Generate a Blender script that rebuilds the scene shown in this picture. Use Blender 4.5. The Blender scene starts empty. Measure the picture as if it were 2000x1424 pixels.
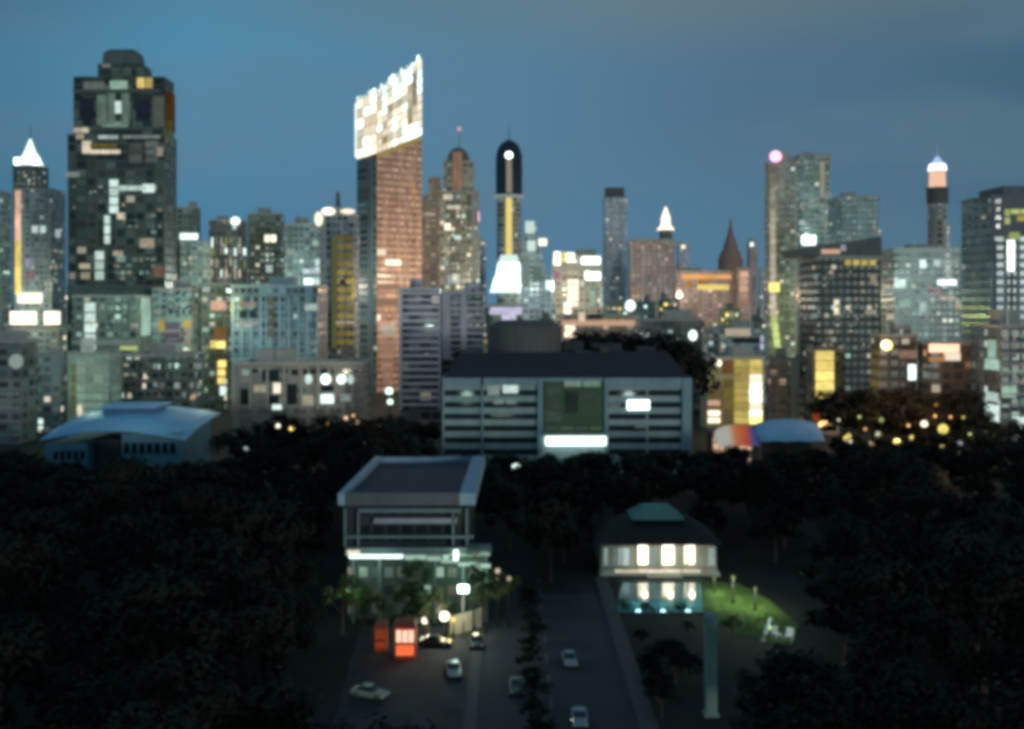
import bpy, bmesh, math, random
from mathutils import Vector, Matrix
random.seed(7)
F = 2222.0; HY = 590.0; CH = 45.0
sc = bpy.context.scene
COL = bpy.context.scene.collection
def X(px, D): return (px-1000.0)*D/F
def Z(py, D): return CH-(py-HY)*D/F

# ---------------------------------------------------------------- materials
def srgb(c): return tuple(((v/255.0)/12.92 if v/255.0 <= .04045 else ((v/255.0+.055)/1.055)**2.4) for v in c)
MATS = {}
def newmat(name):
    m = bpy.data.materials.new(name); m.use_nodes = True
    nt = m.node_tree; nt.nodes.clear()
    return m, nt
def N(nt, t, **k):
    n = nt.nodes.new(t)
    for a, v in k.items(): setattr(n, a, v)
    return n
def L(nt, a, b): nt.links.new(a, b)
def M(nt, op, a, b=None, c=None):
    n = N(nt, 'ShaderNodeMath', operation=op)
    for i, v in enumerate((a, b, c)):
        if v is None: continue
        if isinstance(v, (int, float)): n.inputs[i].default_value = v
        else: L(nt, v, n.inputs[i])
    return n.outputs[0]
def MIX(nt, f, a, b):
    n = N(nt, 'ShaderNodeMix', data_type='RGBA')
    for i, v in ((0, f), (6, a), (7, b)):
        if isinstance(v, (int, float)): n.inputs[i].default_value = v
        elif isinstance(v, tuple): n.inputs[i].default_value = (*v[:3], 1)
        else: L(nt, v, n.inputs[i])
    return n.outputs[2]
def plain(name, col, rough=.7, metal=0, var=.35, scale=.4, spec=.3, bump=0):
    """weathered solid surface: base colour broken up by two noises"""
    if name in MATS: return MATS[name]
    m, nt = newmat(name)
    tc = N(nt, 'ShaderNodeTexCoord')
    n1 = N(nt, 'ShaderNodeTexNoise'); n1.inputs['Scale'].default_value = scale; n1.inputs['Detail'].default_value = 6
    mp = N(nt, 'ShaderNodeMapping'); mp.inputs['Scale'].default_value = (1, 1, .35)
    L(nt, tc.outputs['Object'], mp.inputs[0]); L(nt, mp.outputs[0], n1.inputs['Vector'])
    lo = tuple(c*(1-var) for c in col); hi = tuple(min(1, c*(1+var)) for c in col)
    c = MIX(nt, n1.outputs['Fac'], lo, hi)
    b = N(nt, 'ShaderNodeBsdfPrincipled'); L(nt, c, b.inputs['Base Color'])
    b.inputs['Roughness'].default_value = rough; b.inputs['Metallic'].default_value = metal
    b.inputs['Specular IOR Level'].default_value = spec
    if bump:
        bp = N(nt, 'ShaderNodeBump'); bp.inputs['Strength'].default_value = bump
        L(nt, n1.outputs['Fac'], bp.inputs['Height']); L(nt, bp.outputs[0], b.inputs['Normal'])
    o = N(nt, 'ShaderNodeOutputMaterial'); L(nt, b.outputs[0], o.inputs[0])
    MATS[name] = m; return m
LC = dict(cw=(.78, 1, .93), ww=(1, .88, .66), yl=(1, .78, .22), gn=(.55, .85, .68), og=(1, .5, .17), pk=(1, .45, .6),
          bl=(.45, .62, 1), rd=(1, .16, .05), lime=(.72, .85, .3), lv=(.8, .75, 1), br=(1, .62, .42))
def lit(c, s, var=.5, sample=False):
    """a lamp or a lit window: uneven emission, with its own brightness per object"""
    k = 'lit_%s_%s' % (c, s)
    if k in MATS: return MATS[k]
    m, nt = newmat(k)
    tc = N(nt, 'ShaderNodeTexCoord'); oi = N(nt, 'ShaderNodeObjectInfo')
    nz = N(nt, 'ShaderNodeTexNoise'); nz.inputs['Scale'].default_value = 2.3; nz.inputs['Detail'].default_value = 2
    ad = N(nt, 'ShaderNodeVectorMath', operation='ADD'); L(nt, tc.outputs['Object'], ad.inputs[0])
    cb = N(nt, 'ShaderNodeCombineXYZ'); L(nt, M(nt, 'MULTIPLY', oi.outputs['Random'], 50), cb.inputs[0]); L(nt, cb.outputs[0], ad.inputs[1])
    L(nt, ad.outputs[0], nz.inputs['Vector'])
    a = M(nt, 'MULTIPLY_ADD', nz.outputs['Fac'], 1.1, .45)
    b = M(nt, 'MULTIPLY_ADD', oi.outputs['Random'], var, 1-var/2)
    st = M(nt, 'MULTIPLY', M(nt, 'MULTIPLY', a, b), s)
    e = N(nt, 'ShaderNodeEmission'); e.inputs[0].default_value = (*LC[c], 1); L(nt, st, e.inputs[1])
    o = N(nt, 'ShaderNodeOutputMaterial'); L(nt, e.outputs[0], o.inputs[0])
    try: m.cycles.emission_sampling = 'AUTO' if sample else 'NONE'
    except Exception: pass
    MATS[k] = m; return m
def facade(name, wall, glass=(.02, .03, .035), fh=3.4, bw=3.0, a=.16, z0=.3, z1=.84, p=.1, lc=('cw', 'ww'), s=1.0, dim=.0, roof=(.07, .08, .085)):
    """wall with its window grid: recessed-looking dark panes, a share of them lit"""
    if name in MATS: return MATS[name]
    m, nt = newmat(name)
    tc = N(nt, 'ShaderNodeTexCoord'); sp = N(nt, 'ShaderNodeSeparateXYZ'); L(nt, tc.outputs['Object'], sp.inputs[0])
    oi = N(nt, 'ShaderNodeObjectInfo')
    u = M(nt, 'DIVIDE', M(nt, 'ADD', M(nt, 'ADD', sp.outputs[0], sp.outputs[1]), 500), bw)
    v = M(nt, 'DIVIDE', M(nt, 'ADD', sp.outputs[2], .01), fh)
    fu = M(nt, 'FRACT', u); fv = M(nt, 'FRACT', v); iu = M(nt, 'FLOOR', u); iv = M(nt, 'FLOOR', v)
    mk = M(nt, 'MULTIPLY', M(nt, 'MULTIPLY', M(nt, 'GREATER_THAN', fu, a), M(nt, 'LESS_THAN', fu, 1-a)),
           M(nt, 'MULTIPLY', M(nt, 'GREATER_THAN', fv, z0), M(nt, 'LESS_THAN', fv, z1)))
    ge = N(nt, 'ShaderNodeNewGeometry'); sn = N(nt, 'ShaderNodeSeparateXYZ'); L(nt, ge.outputs['Normal'], sn.inputs[0])
    side = M(nt, 'LESS_THAN', M(nt, 'ABSOLUTE', sn.outputs[2]), .5)
    mk = M(nt, 'MULTIPLY', mk, side)
    cb = N(nt, 'ShaderNodeCombineXYZ'); L(nt, iu, cb.inputs[0]); L(nt, iv, cb.inputs[1]); L(nt, M(nt, 'MULTIPLY', oi.outputs['Random'], 97), cb.inputs[2])
    wn = N(nt, 'ShaderNodeTexWhiteNoise', noise_dimensions='3D'); L(nt, cb.outputs[0], wn.inputs['Vector'])
    sc_ = N(nt, 'ShaderNodeSeparateColor'); L(nt, wn.outputs['Color'], sc_.inputs[0])
    # lit windows come in clusters: a slow noise shifts the threshold
    cn = N(nt, 'ShaderNodeTexNoise'); cn.inputs['Scale'].default_value = .22; L(nt, cb.outputs[0], cn.inputs['Vector'])
    th = M(nt, 'ADD', M(nt, 'MULTIPLY', M(nt, 'SUBTRACT', cn.outputs['Fac'], .5), p*3), p)
    on = M(nt, 'LESS_THAN', sc_.outputs[0], th)
    st = M(nt, 'MULTIPLY', M(nt, 'MULTIPLY', on, mk), M(nt, 'MULTIPLY', M(nt, 'POWER', sc_.outputs[1], 2.2), s*1.6))
    st = M(nt, 'ADD', st, M(nt, 'MULTIPLY', mk, M(nt, 'MULTIPLY', sc_.outputs[2], dim)))
    ec = MIX(nt, M(nt, 'GREATER_THAN', sc_.outputs[2], .5), LC[lc[0]], LC[lc[1]])
    nz = N(nt, 'ShaderNodeTexNoise'); nz.inputs['Scale'].default_value = .09; nz.inputs['Detail'].default_value = 8
    mp = N(nt, 'ShaderNodeMapping'); mp.inputs['Scale'].default_value = (1, 1, .25); L(nt, tc.outputs['Object'], mp.inputs[0]); L(nt, mp.outputs[0], nz.inputs['Vector'])
    wc = MIX(nt, nz.outputs['Fac'], tuple(x*.55 for x in wall), tuple(min(1, x*1.4) for x in wall))
    # every column of bays and every storey a little different; some panes have a sky reflection put into their colour
    cbu = N(nt, 'ShaderNodeCombineXYZ'); L(nt, iu, cbu.inputs[0]); L(nt, M(nt, 'FLOOR', M(nt, 'DIVIDE', v, 6)), cbu.inputs[1]); L(nt, M(nt, 'MULTIPLY', oi.outputs['Random'], 31), cbu.inputs[2])
    wu = N(nt, 'ShaderNodeTexWhiteNoise', noise_dimensions='3D'); L(nt, cbu.outputs[0], wu.inputs['Vector'])
    wc = MIX(nt, M(nt, 'MULTIPLY', M(nt, 'POWER', wu.outputs['Value'], 2), .75), wc, tuple(x*.25 for x in wall))
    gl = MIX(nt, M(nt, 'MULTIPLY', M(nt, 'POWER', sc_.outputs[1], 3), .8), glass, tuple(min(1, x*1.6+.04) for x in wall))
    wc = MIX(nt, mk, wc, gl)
    wc = MIX(nt, side, roof, wc)
    b = N(nt, 'ShaderNodeBsdfPrincipled'); L(nt, wc, b.inputs['Base Color'])
    L(nt, M(nt, 'MULTIPLY_ADD', mk, -.5, .75), b.inputs['Roughness'])
    L(nt, ec, b.inputs['Emission Color']); L(nt, st, b.inputs['Emission Strength'])
    bp = N(nt, 'ShaderNodeBump'); bp.inputs['Distance'].default_value = .25; bp.invert = True; L(nt, mk, bp.inputs['Height']); L(nt, bp.outputs[0], b.inputs['Normal'])
    o = N(nt, 'ShaderNodeOutputMaterial'); L(nt, b.outputs[0], o.inputs[0])
    try: m.cycles.emission_sampling = 'NONE'
    except Exception: pass
    MATS[name] = m; return m
CONC = plain('concrete', (.3, .31, .3)); DARK = plain('dark_concrete', (.1, .11, .11)); PALE = plain('pale_render', (.55, .55, .5))
STEEL = plain('steel', (.3, .31, .32), .4, .8); ROOFD = plain('dark_roofing', (.06, .065, .07), .8); GLASS = plain('dark_glass', (.02, .03, .035), .12, spec=.6, var=.2)
BLACK = plain('black_metal', (.03, .03, .03), .5)

# ---------------------------------------------------------------- mesh tools
class MB:
    def __init__(s): s.v = []; s.f = []; s.m = []
    def prism(s, pts, z0, z1, mi=0, top=None):
        """vertical prism over a footprint (counter-clockwise or not); z1 may be a list of corner heights; top scales in"""
        n = len(pts); b = len(s.v)
        cx = sum(p[0] for p in pts)/n; cy = sum(p[1] for p in pts)/n
        area = sum(pts[i][0]*pts[(i+1) % n][1]-pts[(i+1) % n][0]*pts[i][1] for i in range(n))
        if area < 0: pts = pts[::-1]; z1 = z1[::-1] if isinstance(z1, (list, tuple)) else z1
        k = 1 if top is None else top
        kx, ky = k if isinstance(k, (tuple, list)) else (k, k)
        for p in pts: s.v.append((p[0], p[1], z0))
        for i, p in enumerate(pts): s.v.append((cx+(p[0]-cx)*kx, cy+(p[1]-cy)*ky, z1[i] if isinstance(z1, (list, tuple)) else z1))
        s.f.append(tuple(b+i for i in range(n))[::-1]); s.m.append(mi)
        s.f.append(tuple(b+n+i for i in range(n))); s.m.append(mi)
        for i in range(n):
            j = (i+1) % n; s.f.append((b+i, b+j, b+n+j, b+n+i)); s.m.append(mi)
        return s
    def box(s, x0, x1, y0, y1, z0, z1, mi=0): return s.prism([(x0, y0), (x1, y0), (x1, y1), (x0, y1)], z0, z1, mi)
    def cyl(s, x, y, r, z0, z1, n=16, mi=0, r1=None):
        return s.prism([(x+r*math.cos(2*math.pi*i/n), y+r*math.sin(2*math.pi*i/n)) for i in range(n)], z0, z1, mi, None if r1 is None else max(r1/r, .001))
    def tube(s, a, b, r0, r1, n=7, mi=0):
        a = Vector(a); b = Vector(b); d = (b-a).normalized()
        u = d.orthogonal().normalized(); w = d.cross(u); k = len(s.v)
        for c, r in ((a, r0), (b, r1)):
            for i in range(n):
                t = 2*math.pi*i/n; s.v.append(tuple(c+u*(r*math.cos(t))+w*(r*math.sin(t))))
        for i in range(n):
            j = (i+1) % n; s.f.append((k+i, k+j, k+n+j, k+n+i)); s.m.append(mi)
        s.f.append(tuple(k+i for i in range(n))[::-1]); s.f.append(tuple(k+n+i for i in range(n))); s.m += [mi, mi]
        return s
    def build(s, name, mats, parent=None, loc=None, smooth=False):
        me = bpy.data.meshes.new(name); me.from_pydata(s.v, [], s.f)
        mats = mats if isinstance(mats, (list, tuple)) else [mats]
        for m in mats: me.materials.append(m)
        me.polygons.foreach_set('material_index', s.m)
        if smooth: me.polygons.foreach_set('use_smooth', [True]*len(s.f))
        me.update()
        o = bpy.data.objects.new(name, me); COL.objects.link(o)
        if parent: o.parent = parent
        if loc: o.location = loc
        return o
def tag(o, label=None, cat=None, group=None, kind=None):
    if label: o['label'] = label
    if cat: o['category'] = cat
    if group: o['group'] = group
    if kind: o['kind'] = kind
    return o
def empty(name, loc, label, cat, group=None, rz=0):
    o = bpy.data.objects.new(name, None); COL.objects.link(o); o.location = loc; o.rotation_euler[2] = rz
    o.empty_display_size = .5
    return tag(o, label, cat, group)
def children(o): return list(o.children)
def copy_tree(o, parent=None, **k):
    c = o.copy(); COL.objects.link(c)
    if parent: c.parent = parent
    for ch in KIDS.get(o, []): copy_tree(ch, c)
    return c
KIDS = {}
def kid(o, parent): KIDS.setdefault(parent, []).append(o); o.parent = parent; return o
UNIT = {}
def disc(m):
    k = m.name+'_disc'
    if k not in UNIT:
        b = MB(); n = 20; b.v = [(.5*math.cos(6.2832*i/n), y, .5*math.sin(6.2832*i/n)) for y in (-.5, .5) for i in range(n)]
        b.f = [tuple(range(n)), tuple(range(2*n-1, n-1, -1))]+[(i, i+n, (i+1) % n+n, (i+1) % n) for i in range(n)]; b.m = [0]*len(b.f)
        o = b.build('lens', m); UNIT[k] = o.data; bpy.data.objects.remove(o)
    return UNIT[k]
def unit(m):
    if m.name not in UNIT:
        b = MB(); b.box(-.5, .5, -.5, .5, -.5, .5)
        o = b.build('window', m); UNIT[m.name] = o.data; bpy.data.objects.remove(o)
    return UNIT[m.name]

# ---------------------------------------------------------------- buildings
class Building:
    """built in metres from where its front stands: base on the ground, front face at distance D"""
    def __init__(s, name, label, x0, x1, yt, D, mat, depth=None, cat='building', group=None, roofkit=True, trim=None, body=True, par=1.0):
        s.D = D; wm = (x1-x0)*D/F; s.dep = depth or max(9, min(wm*.7, 24)); s.side = 0
        # the outline asked for takes in the side wall that faces the middle of the view
        if x1 < 1000: s.dep = max(7, min(s.dep, .28*(x1-x0)*D/(1000-x1+1))); x1 = 1000+(x1-1000)*(D+s.dep)/D; s.side = 1
        elif x0 > 1000: s.dep = max(7, min(s.dep, .28*(x1-x0)*D/(x0-1000+1))); x0 = 1000+(x0-1000)*(D+s.dep)/D; s.side = -1
        s.fx0, s.fx1 = x0, x1; s.cnt = 0
        s.x0, s.x1 = X(x0, D), X(x1, D); s.cx = (s.x0+s.x1)/2; w = s.x1-s.x0; s.H = Z(yt, D)
        s.root = empty(name, (s.cx, D, 0), label, cat, group); s.mat = mat; s.trim = trim or CONC
        s.w = MB(); s.done = False
        if body:
            s.w.box(s.x0-s.cx, s.x1-s.cx, 0, s.dep, 0, s.H-par)
            if par > 0:   # parapet
                a, b = s.x0-s.cx, s.x1-s.cx; t = .35
                s.w.box(a-.12, b+.12, -.12, t, s.H-par, s.H, 1); s.w.box(a-.12, b+.12, s.dep-t, s.dep+.12, s.H-par, s.H, 1)
                s.w.box(a-.12, a+t, t, s.dep-t, s.H-par, s.H, 1); s.w.box(b-t, b+.12, t, s.dep-t, s.H-par, s.H, 1)
        if roofkit:
            kw = w*random.uniform(.25, .45); kx = random.uniform(-.25, .25)*w
            b = MB().box(kx-kw/2, kx+kw/2, s.dep*.35, s.dep*.7, s.H-par, s.H+random.uniform(2, 4.5)); b.build('plant_room', s.trim, s.root)
            if random.random() < .6:
                ax = random.uniform(-.4, .4)*w; ah = random.uniform(4, 9)
                MB().cyl(ax, s.dep*.3, .18, s.H-par, s.H+ah, 6, r1=.06).build('antenna', STEEL, s.root)
            if random.random() < .5:
                tx = random.uniform(-.42, .42)*w; MB().cyl(tx, s.dep*.2, 1.2, s.H-par, s.H+1.4, 10).build('water_tank', STEEL, s.root)
    def lx(s, px): return X(px, s.D)-s.cx
    def z(s, py): return Z(py, s.D)
    def tier(s, x0, x1, y0, y1, dy=(0, None), mi=0, top=None):
        """a further volume of the wall"""
        de = dy[1] or s.dep; dy = (min(dy[0], s.dep*.2), min(de, s.dep)); de = dy[1]
        if s.side > 0: x1 = 1000+(x1-1000)*(s.D+de)/s.D
        if s.side < 0: x0 = 1000+(x0-1000)*(s.D+de)/s.D
        if x1-x0 < 2: x1 = x0+2
        s.w.prism([(s.lx(x0), dy[0]), (s.lx(x1), dy[0]), (s.lx(x1), dy[1] or s.dep), (s.lx(x0), dy[1] or s.dep)], max(0, s.z(y1)), s.z(y0), mi, top); return s
    def relief(s, x0, x1, y0, y1, p=.3, mi=1):
        x0 = max(x0, s.fx0-1.5); x1 = min(x1, s.fx1+1.5)
        if x1-x0 < .5: return s
        s.w.box(s.lx(x0), s.lx(x1), -p, -.002, max(0, s.z(y1)), s.z(y0), mi); return s
    def ribs(s, x0, x1, y0, y1, n, wpx=2, p=.35):
        for i in range(n):
            x = x0+(x1-x0)*i/(n-1); s.relief(x-wpx/2, x+wpx/2, y0, y1, p)
        return s
    def slabs(s, x0, x1, y0, y1, n, hpx=2, p=.5):
        for i in range(n):
            y = y0+(y1-y0)*i/(n-1); s.relief(x0, x1, y-hpx/2, y+hpx/2, p)
        return s
    def part(s, name, x0, x1, y0, y1, m, p=.15, t=None, label=None):
        x0 = max(x0, s.fx0-4); x1 = max(x0+3, min(x1, s.fx1+4))
        b = MB(); b.box(s.lx(x0), s.lx(x1), -p, -.01 if t is None else -p+t, max(0, s.z(y1)), s.z(y0))
        o = b.build(name, m, s.root)
        if label: o['label'] = label
        return o
    def win(s, x0, x1, y0, y1, m, p=.12, name='window'):
        xc = (x0+x1)/2; out = (s.side > 0 and xc > s.fx1) or (s.side < 0 and xc < s.fx0)
        if out:      # it falls on the side wall
            xs = s.x1 if s.side > 0 else s.x0; ds = [xs*F/(q-1000)-s.D for q in (x0, x1)]
            d0, d1 = max(.3, min(ds)), min(s.dep-.3, max(ds))
            if d1-d0 < .4: d0 = max(.3, min(s.dep-1.2, d0)); d1 = d0+.9
            k = (s.D+(d0+d1)/2)/F; za, zb = CH-(y1-HY)*k, CH-(y0-HY)*k
            o = bpy.data.objects.new(name, unit(m)); COL.objects.link(o); o.parent = s.root
            o.location = (xs-s.cx+s.side*.06, (d0+d1)/2, (za+zb)/2); o.scale = (.11, d1-d0, zb-za); return o
        if x1 > s.fx1 and s.side > 0: x1 = s.fx1
        if x0 < s.fx0 and s.side < 0: x0 = s.fx0
        wm, hm = (x1-x0)*s.D/F, (y1-y0)*s.D/F
        nx, ny = (min(6, max(1, round(wm/4.2))), min(8, max(1, round(hm/3.8)))) if name in ('window', 'light_column') and m is not GLASS and s.D < 720 else (1, 1)
        if nx*ny > 1 and s.cnt+nx*ny < 95:     # a lit patch is several windows, storey by storey
            s.cnt += nx*ny; dx, dy = (x1-x0)/nx, (y1-y0)/ny; g = .25*F/s.D
            for i in range(nx):
                for j in range(ny):
                    o = s.win1(x0+dx*i+g, x0+dx*(i+1)-g, y0+dy*j+g, y0+dy*(j+1)-g*1.6, m, p, name)
            return o
        s.cnt += 1
        return s.win1(x0, x1, y0, y1, m, p, name)
    def win1(s, x0, x1, y0, y1, m, p, name):
        rnd = name in ('floodlight', 'round_light', 'entrance_light', 'rooftop_light')
        o = bpy.data.objects.new(name, disc(m) if rnd else unit(m)); COL.objects.link(o); o.parent = s.root
        if rnd: x0 += 1; x1 -= 1
        o.location = ((s.lx(x0)+s.lx(x1))/2, -p/2-.004, (s.z(y0)+s.z(y1))/2)
        o.scale = (abs(s.lx(x1)-s.lx(x0)), p, abs(s.z(y0)-s.z(y1))); return o
    def swin(s, side, d0, d1, y0, y1, m, name='window'):
        """window on a side wall, d0..d1 metres back from the front"""
        o = bpy.data.objects.new(name, unit(m)); COL.objects.link(o); o.parent = s.root
        x = (s.x1-s.cx+.08) if side > 0 else (s.x0-s.cx-.08)
        o.location = (x, (d0+d1)/2, (s.z(y0)+s.z(y1))/2); o.scale = (.14, d1-d0, abs(s.z(y0)-s.z(y1))); return o
    def grid(s, x0, x1, y0, y1, nx, ny, lits, p=.4, fx=.6, fy=.5, dark=None, seed=0, name='window'):
        r = random.Random(seed+nx*31+ny); dx = (x1-x0)/nx; dy = (y1-y0)/ny
        for j in range(ny):
            for i in range(nx):
                on = r.random() < p
                m = r.choice(lits) if on else dark
                k = r.uniform(.45, 1.35)
                if m is None: continue
                xa = x0+dx*(i+.5-fx*k/2); ya = y0+dy*(j+.5-fy/2); q = r.uniform(.6, 1.3)
                s.win(xa, xa+dx*fx*k, ya, ya+dy*fy*q, m, name=name)
        return s
    def end(s):
        s.w.build('wall', [s.mat, s.trim], s.root); return s
def lights(c, *st): return [lit(c, v) for v in st]
CW = lights('cw', .5, .9, 1.6); WW = lights('ww', .5, .9, 1.5); GN = lights('gn', .3, .5, .9); YL = lights('yl', .4, .8, 1.4); OG = lights('og', .4, .8)
MIXL = CW+WW; DIM = [lit('cw', .25), lit('ww', .25), lit('gn', .2)]

# ----- left edge
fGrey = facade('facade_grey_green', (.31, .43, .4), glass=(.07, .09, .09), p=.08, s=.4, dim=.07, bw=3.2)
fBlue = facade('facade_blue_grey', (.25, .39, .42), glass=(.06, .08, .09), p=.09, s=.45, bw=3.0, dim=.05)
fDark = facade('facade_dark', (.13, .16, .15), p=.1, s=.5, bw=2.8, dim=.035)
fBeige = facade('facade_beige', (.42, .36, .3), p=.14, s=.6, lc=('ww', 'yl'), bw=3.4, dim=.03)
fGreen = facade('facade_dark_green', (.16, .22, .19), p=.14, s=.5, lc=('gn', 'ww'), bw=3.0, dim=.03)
fHazeTint = facade('facade_haze_tint', (.55, .6, .66), glass=(.25, .3, .34), p=.1, s=.5, bw=4, fh=4, dim=.1)  # distance haze put into the colours: pale wall, pale glass, faint glow
fBrownD = facade('facade_haze_tint_brown', (.55, .42, .40), glass=(.28, .2, .18), p=.12, s=.4, lc=('ww', 'br'), bw=4, fh=4, dim=.07)  # brown version, haze likewise put into wall and glass colour

b = Building('office_block', 'grey green office block cut by the left picture edge beside the orange light strip', -60, 22, 372, 620, fGrey)
b.part('light_panel', -60, 20, 545, 618, lit('gn', .16)); b.grid(-40, 20, 470, 540, 4, 5, DIM+GN, .5); b.end()
b = Building('crowned_tower', 'dark tower with a glowing white pyramid crown, farthest left on the skyline', 25, 95, 322, 900, fDark, roofkit=False)
cr = MB(); w = (b.x1-b.x0)
cr.prism([(-w*.42, 1), (w*.42, 1), (w*.42, w*.84), (-w*.42, w*.84)], b.H-1.2, Z(296, 900), 0, .45)
cr.prism([(-w*.17, w*.25), (w*.17, w*.25), (w*.17, w*.6), (-w*.17, w*.6)], Z(296, 900), Z(268, 900), 0, .12)
cr.build('crown', lit('cw', 1.5, .1), b.root)
MB().cyl(0, w*.42, .5, Z(272, 900), Z(240, 900), 6, r1=.1).build('spire', STEEL, b.root)
for q in (-.36, .36): MB().box(w*q-2, w*q+2, .4, 4, b.H-1, Z(308, 900)).build('floodlight', lit('cw', 4), b.root)
b.grid(32, 90, 332, 364, 6, 3, DIM, .6); b.end()
b = Building('office_tower', 'slate tower with a tall orange and yellow light strip up its left edge', 28, 128, 368, 700, fBlue)
for i, (y0, y1, c, s_) in enumerate(((372, 420, 'br', .7), (420, 470, 'br', .9), (470, 520, 'yl', .75), (520, 575, 'yl', 1.1))):
    b.win(30, 41, y0, y1, lit(c, s_, .1), .5, 'light_strip')
b.part('canopy', 38, 82, 572, 592, lit('ww', 1.6), 3)
for (x0, x1, y0, y1, c, s_) in ((60, 90, 440, 456, 'cw', .7), (108, 118, 448, 464, 'cw', .5), (50, 66, 505, 522, 'lv', .45), (52, 66, 530, 545, 'pk', .25)): b.win(x0, x1, y0, y1, lit(c, s_))
b.grid(70, 125, 470, 570, 5, 7, DIM, .35); b.ribs(45, 126, 372, 600, 6, 2.5); b.end()
b = Building('shopping_hall', 'low hall with two overexposed white canopies at its roof edge', 15, 150, 640, 560, fGrey, roofkit=False)
for x0, x1 in ((26, 72), (92, 124)):
    b.part('lit_canopy', x0, x1, 608, 634, lit('ww', 1.7, .1), 4)
b.part('sign', 125, 156, 655, 664, lit('ww', 1.6), .5); b.end()
# ----- the great stepped tower
D = 480
fTower = facade('facade_black_green', (.09, .125, .11), glass=(.015, .022, .02), p=.05, s=.35, lc=('gn', 'ww'), bw=4.2, fh=3.6, a=.06, z0=.2, z1=.95, dim=.012)
b = Building('stepped_tower', 'broad dark stepped tower with a narrow block on top, biggest tower at the left', 132, 345, 262, D, fTower, depth=17, roofkit=False, par=.4)
b.tier(140, 340, 148, 262, (2, 16)); b.tier(186, 296, 122, 148, (3, 15)); b.tier(194, 284, 98, 122, (3.2, 14.5), 1, (.93, .93))
b.tier(200, 280, 92, 98, (3.3, 13), 1, .8)
b.relief(132, 345, 556, 576, .8); b.relief(150, 175, 262, 560, .5, 0)
b.relief(320, 345, 330, 560, .5, 1); b.ribs(135, 320, 330, 555, 11, 2.2, .4)
for y in (176, 250): b.w.box(b.lx(140), b.lx(312), 1.2, 1.99, b.z(y+3), b.z(y-3), 1)
b.trim = plain('tower_trim', (.11, .14, .13)); b.end()
pf = -2.0
def P2(x0, x1, y0, y1, m, p=.2, name='window', b=b): # on the upper tier, whose face stands 2 m back
    o = b.win1(x0, x1, y0, y1, m, .2, name); o.location.y += 2.0 if y0 >= 148 else 3.0; return o
for (x0, x1, y0, y1, c, s_) in ((212, 246, 156, 172, 'gn', .55), (186, 205, 184, 196, 'gn', .2), (208, 222, 180, 243, 'gn', .16), (222, 234, 196, 220, 'cw', .75), (234, 250, 180, 243, 'gn', .2),
    (186, 206, 196, 243, 'gn', .14), (196, 246, 236, 247, 'gn', .38), (296, 318, 186, 246, 'cw', .1), (262, 290, 192, 235, 'bl', .03), (152, 180, 190, 235, 'bl', .02), (160, 200, 158, 172, 'cw', .12)):
    P2(x0, x1, y0, y1, lit(c, s_))
for x in (272, 288): P2(x-7, x+7, 150, 170, lit('yl', .8 if x < 280 else .5), name='floodlit_panel')
for (x0, x1, y0, y1) in ((214, 228, 128, 144), (238, 252, 128, 144), (262, 276, 128, 144)): P2(x0, x1, y0, y1, lit('gn', .09))
for (x0, x1, y0, y1, c, s_) in ((144, 174, 249, 261, 'ww', .5), (150, 165, 262, 272, 'ww', .3), (162, 178, 276, 300, 'ww', .65), (178, 236, 292, 302, 'ww', .75), (192, 232, 264, 273, 'cw', .5), (240, 314, 264, 272, 'cw', .2),
    (176, 230, 280, 290, 'yl', .12), (252, 278, 280, 320, 'cw', .08), (284, 310, 275, 320, 'cw', .1), (306, 318, 288, 305, 'ww', .25), (322, 342, 180, 255, 'og', .06),
    (128, 156, 336, 346, 'cw', .25), (214, 232, 350, 418, 'cw', .75), (232, 306, 362, 374, 'cw', .55), (280, 302, 360, 376, 'cw', .9), (204, 216, 420, 478, 'cw', .8), (186, 204, 490, 548, 'cw', .6),
    (156, 176, 515, 525, 'ww', .5), (160, 176, 532, 545, 'ww', .25), (222, 240, 490, 500, 'ww', .3), (274, 302, 466, 484, 'ww', .28), (300, 322, 520, 542, 'br', .18)):
    b.win(x0, x1, y0, y1, lit(c, s_), .9)
b.grid(140, 212, 350, 410, 7, 6, DIM, .35, dark=None, seed=3); b.grid(236, 318, 384, 458, 7, 7, DIM, .2, seed=4); b.grid(222, 318, 500, 552, 8, 4, DIM+GN[:1], .4, seed=5)
MB().cyl(b.lx(240), 20, .25, Z(92, D), Z(66, D), 6, r1=.05).build('antenna', STEEL, b.root)
for x in (322, 332):
    b.win(x-3, x+3, 235, 275, lit('lime', .14), .2)
b = Building('podium_block', 'dark green glazed podium with a tall white light column, below the stepped tower', 140, 300, 576, 440, fGreen, roofkit=False)
b.win(165, 188, 590, 692, lit('cw', .9, .1), .6, 'light_column'); b.win(275, 294, 582, 655, lit('gn', .5), .4, 'light_column')
b.part('light_strip', 235, 292, 676, 684, lit('lime', .8), .5); b.grid(195, 270, 590, 660, 7, 5, DIM+GN[:1], .4, seed=2)
b.relief(140, 300, 664, 674, .6); b.end()
b = Building('apartment_block', 'narrow grey block with a white lit roof strip, touching the stepped tower', 344, 392, 404, 650, fGreen)
b.part('roof_light', 352, 392, 456, 468, lit('cw', 1.3), .6); b.grid(350, 390, 480, 560, 4, 8, DIM+CW[:1], .5, seed=9); b.win(398, 407, 505, 538, lit('cw', 1.6)); b.end()
b = Building('apartment_block', 'pale slab with a sloping lit side between the strip lit block and dark towers', 352, 412, 470, 600, fGrey, roofkit=False)
b.grid(356, 408, 478, 560, 5, 8, DIM+WW[:1], .5, seed=19); b.end()
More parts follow.
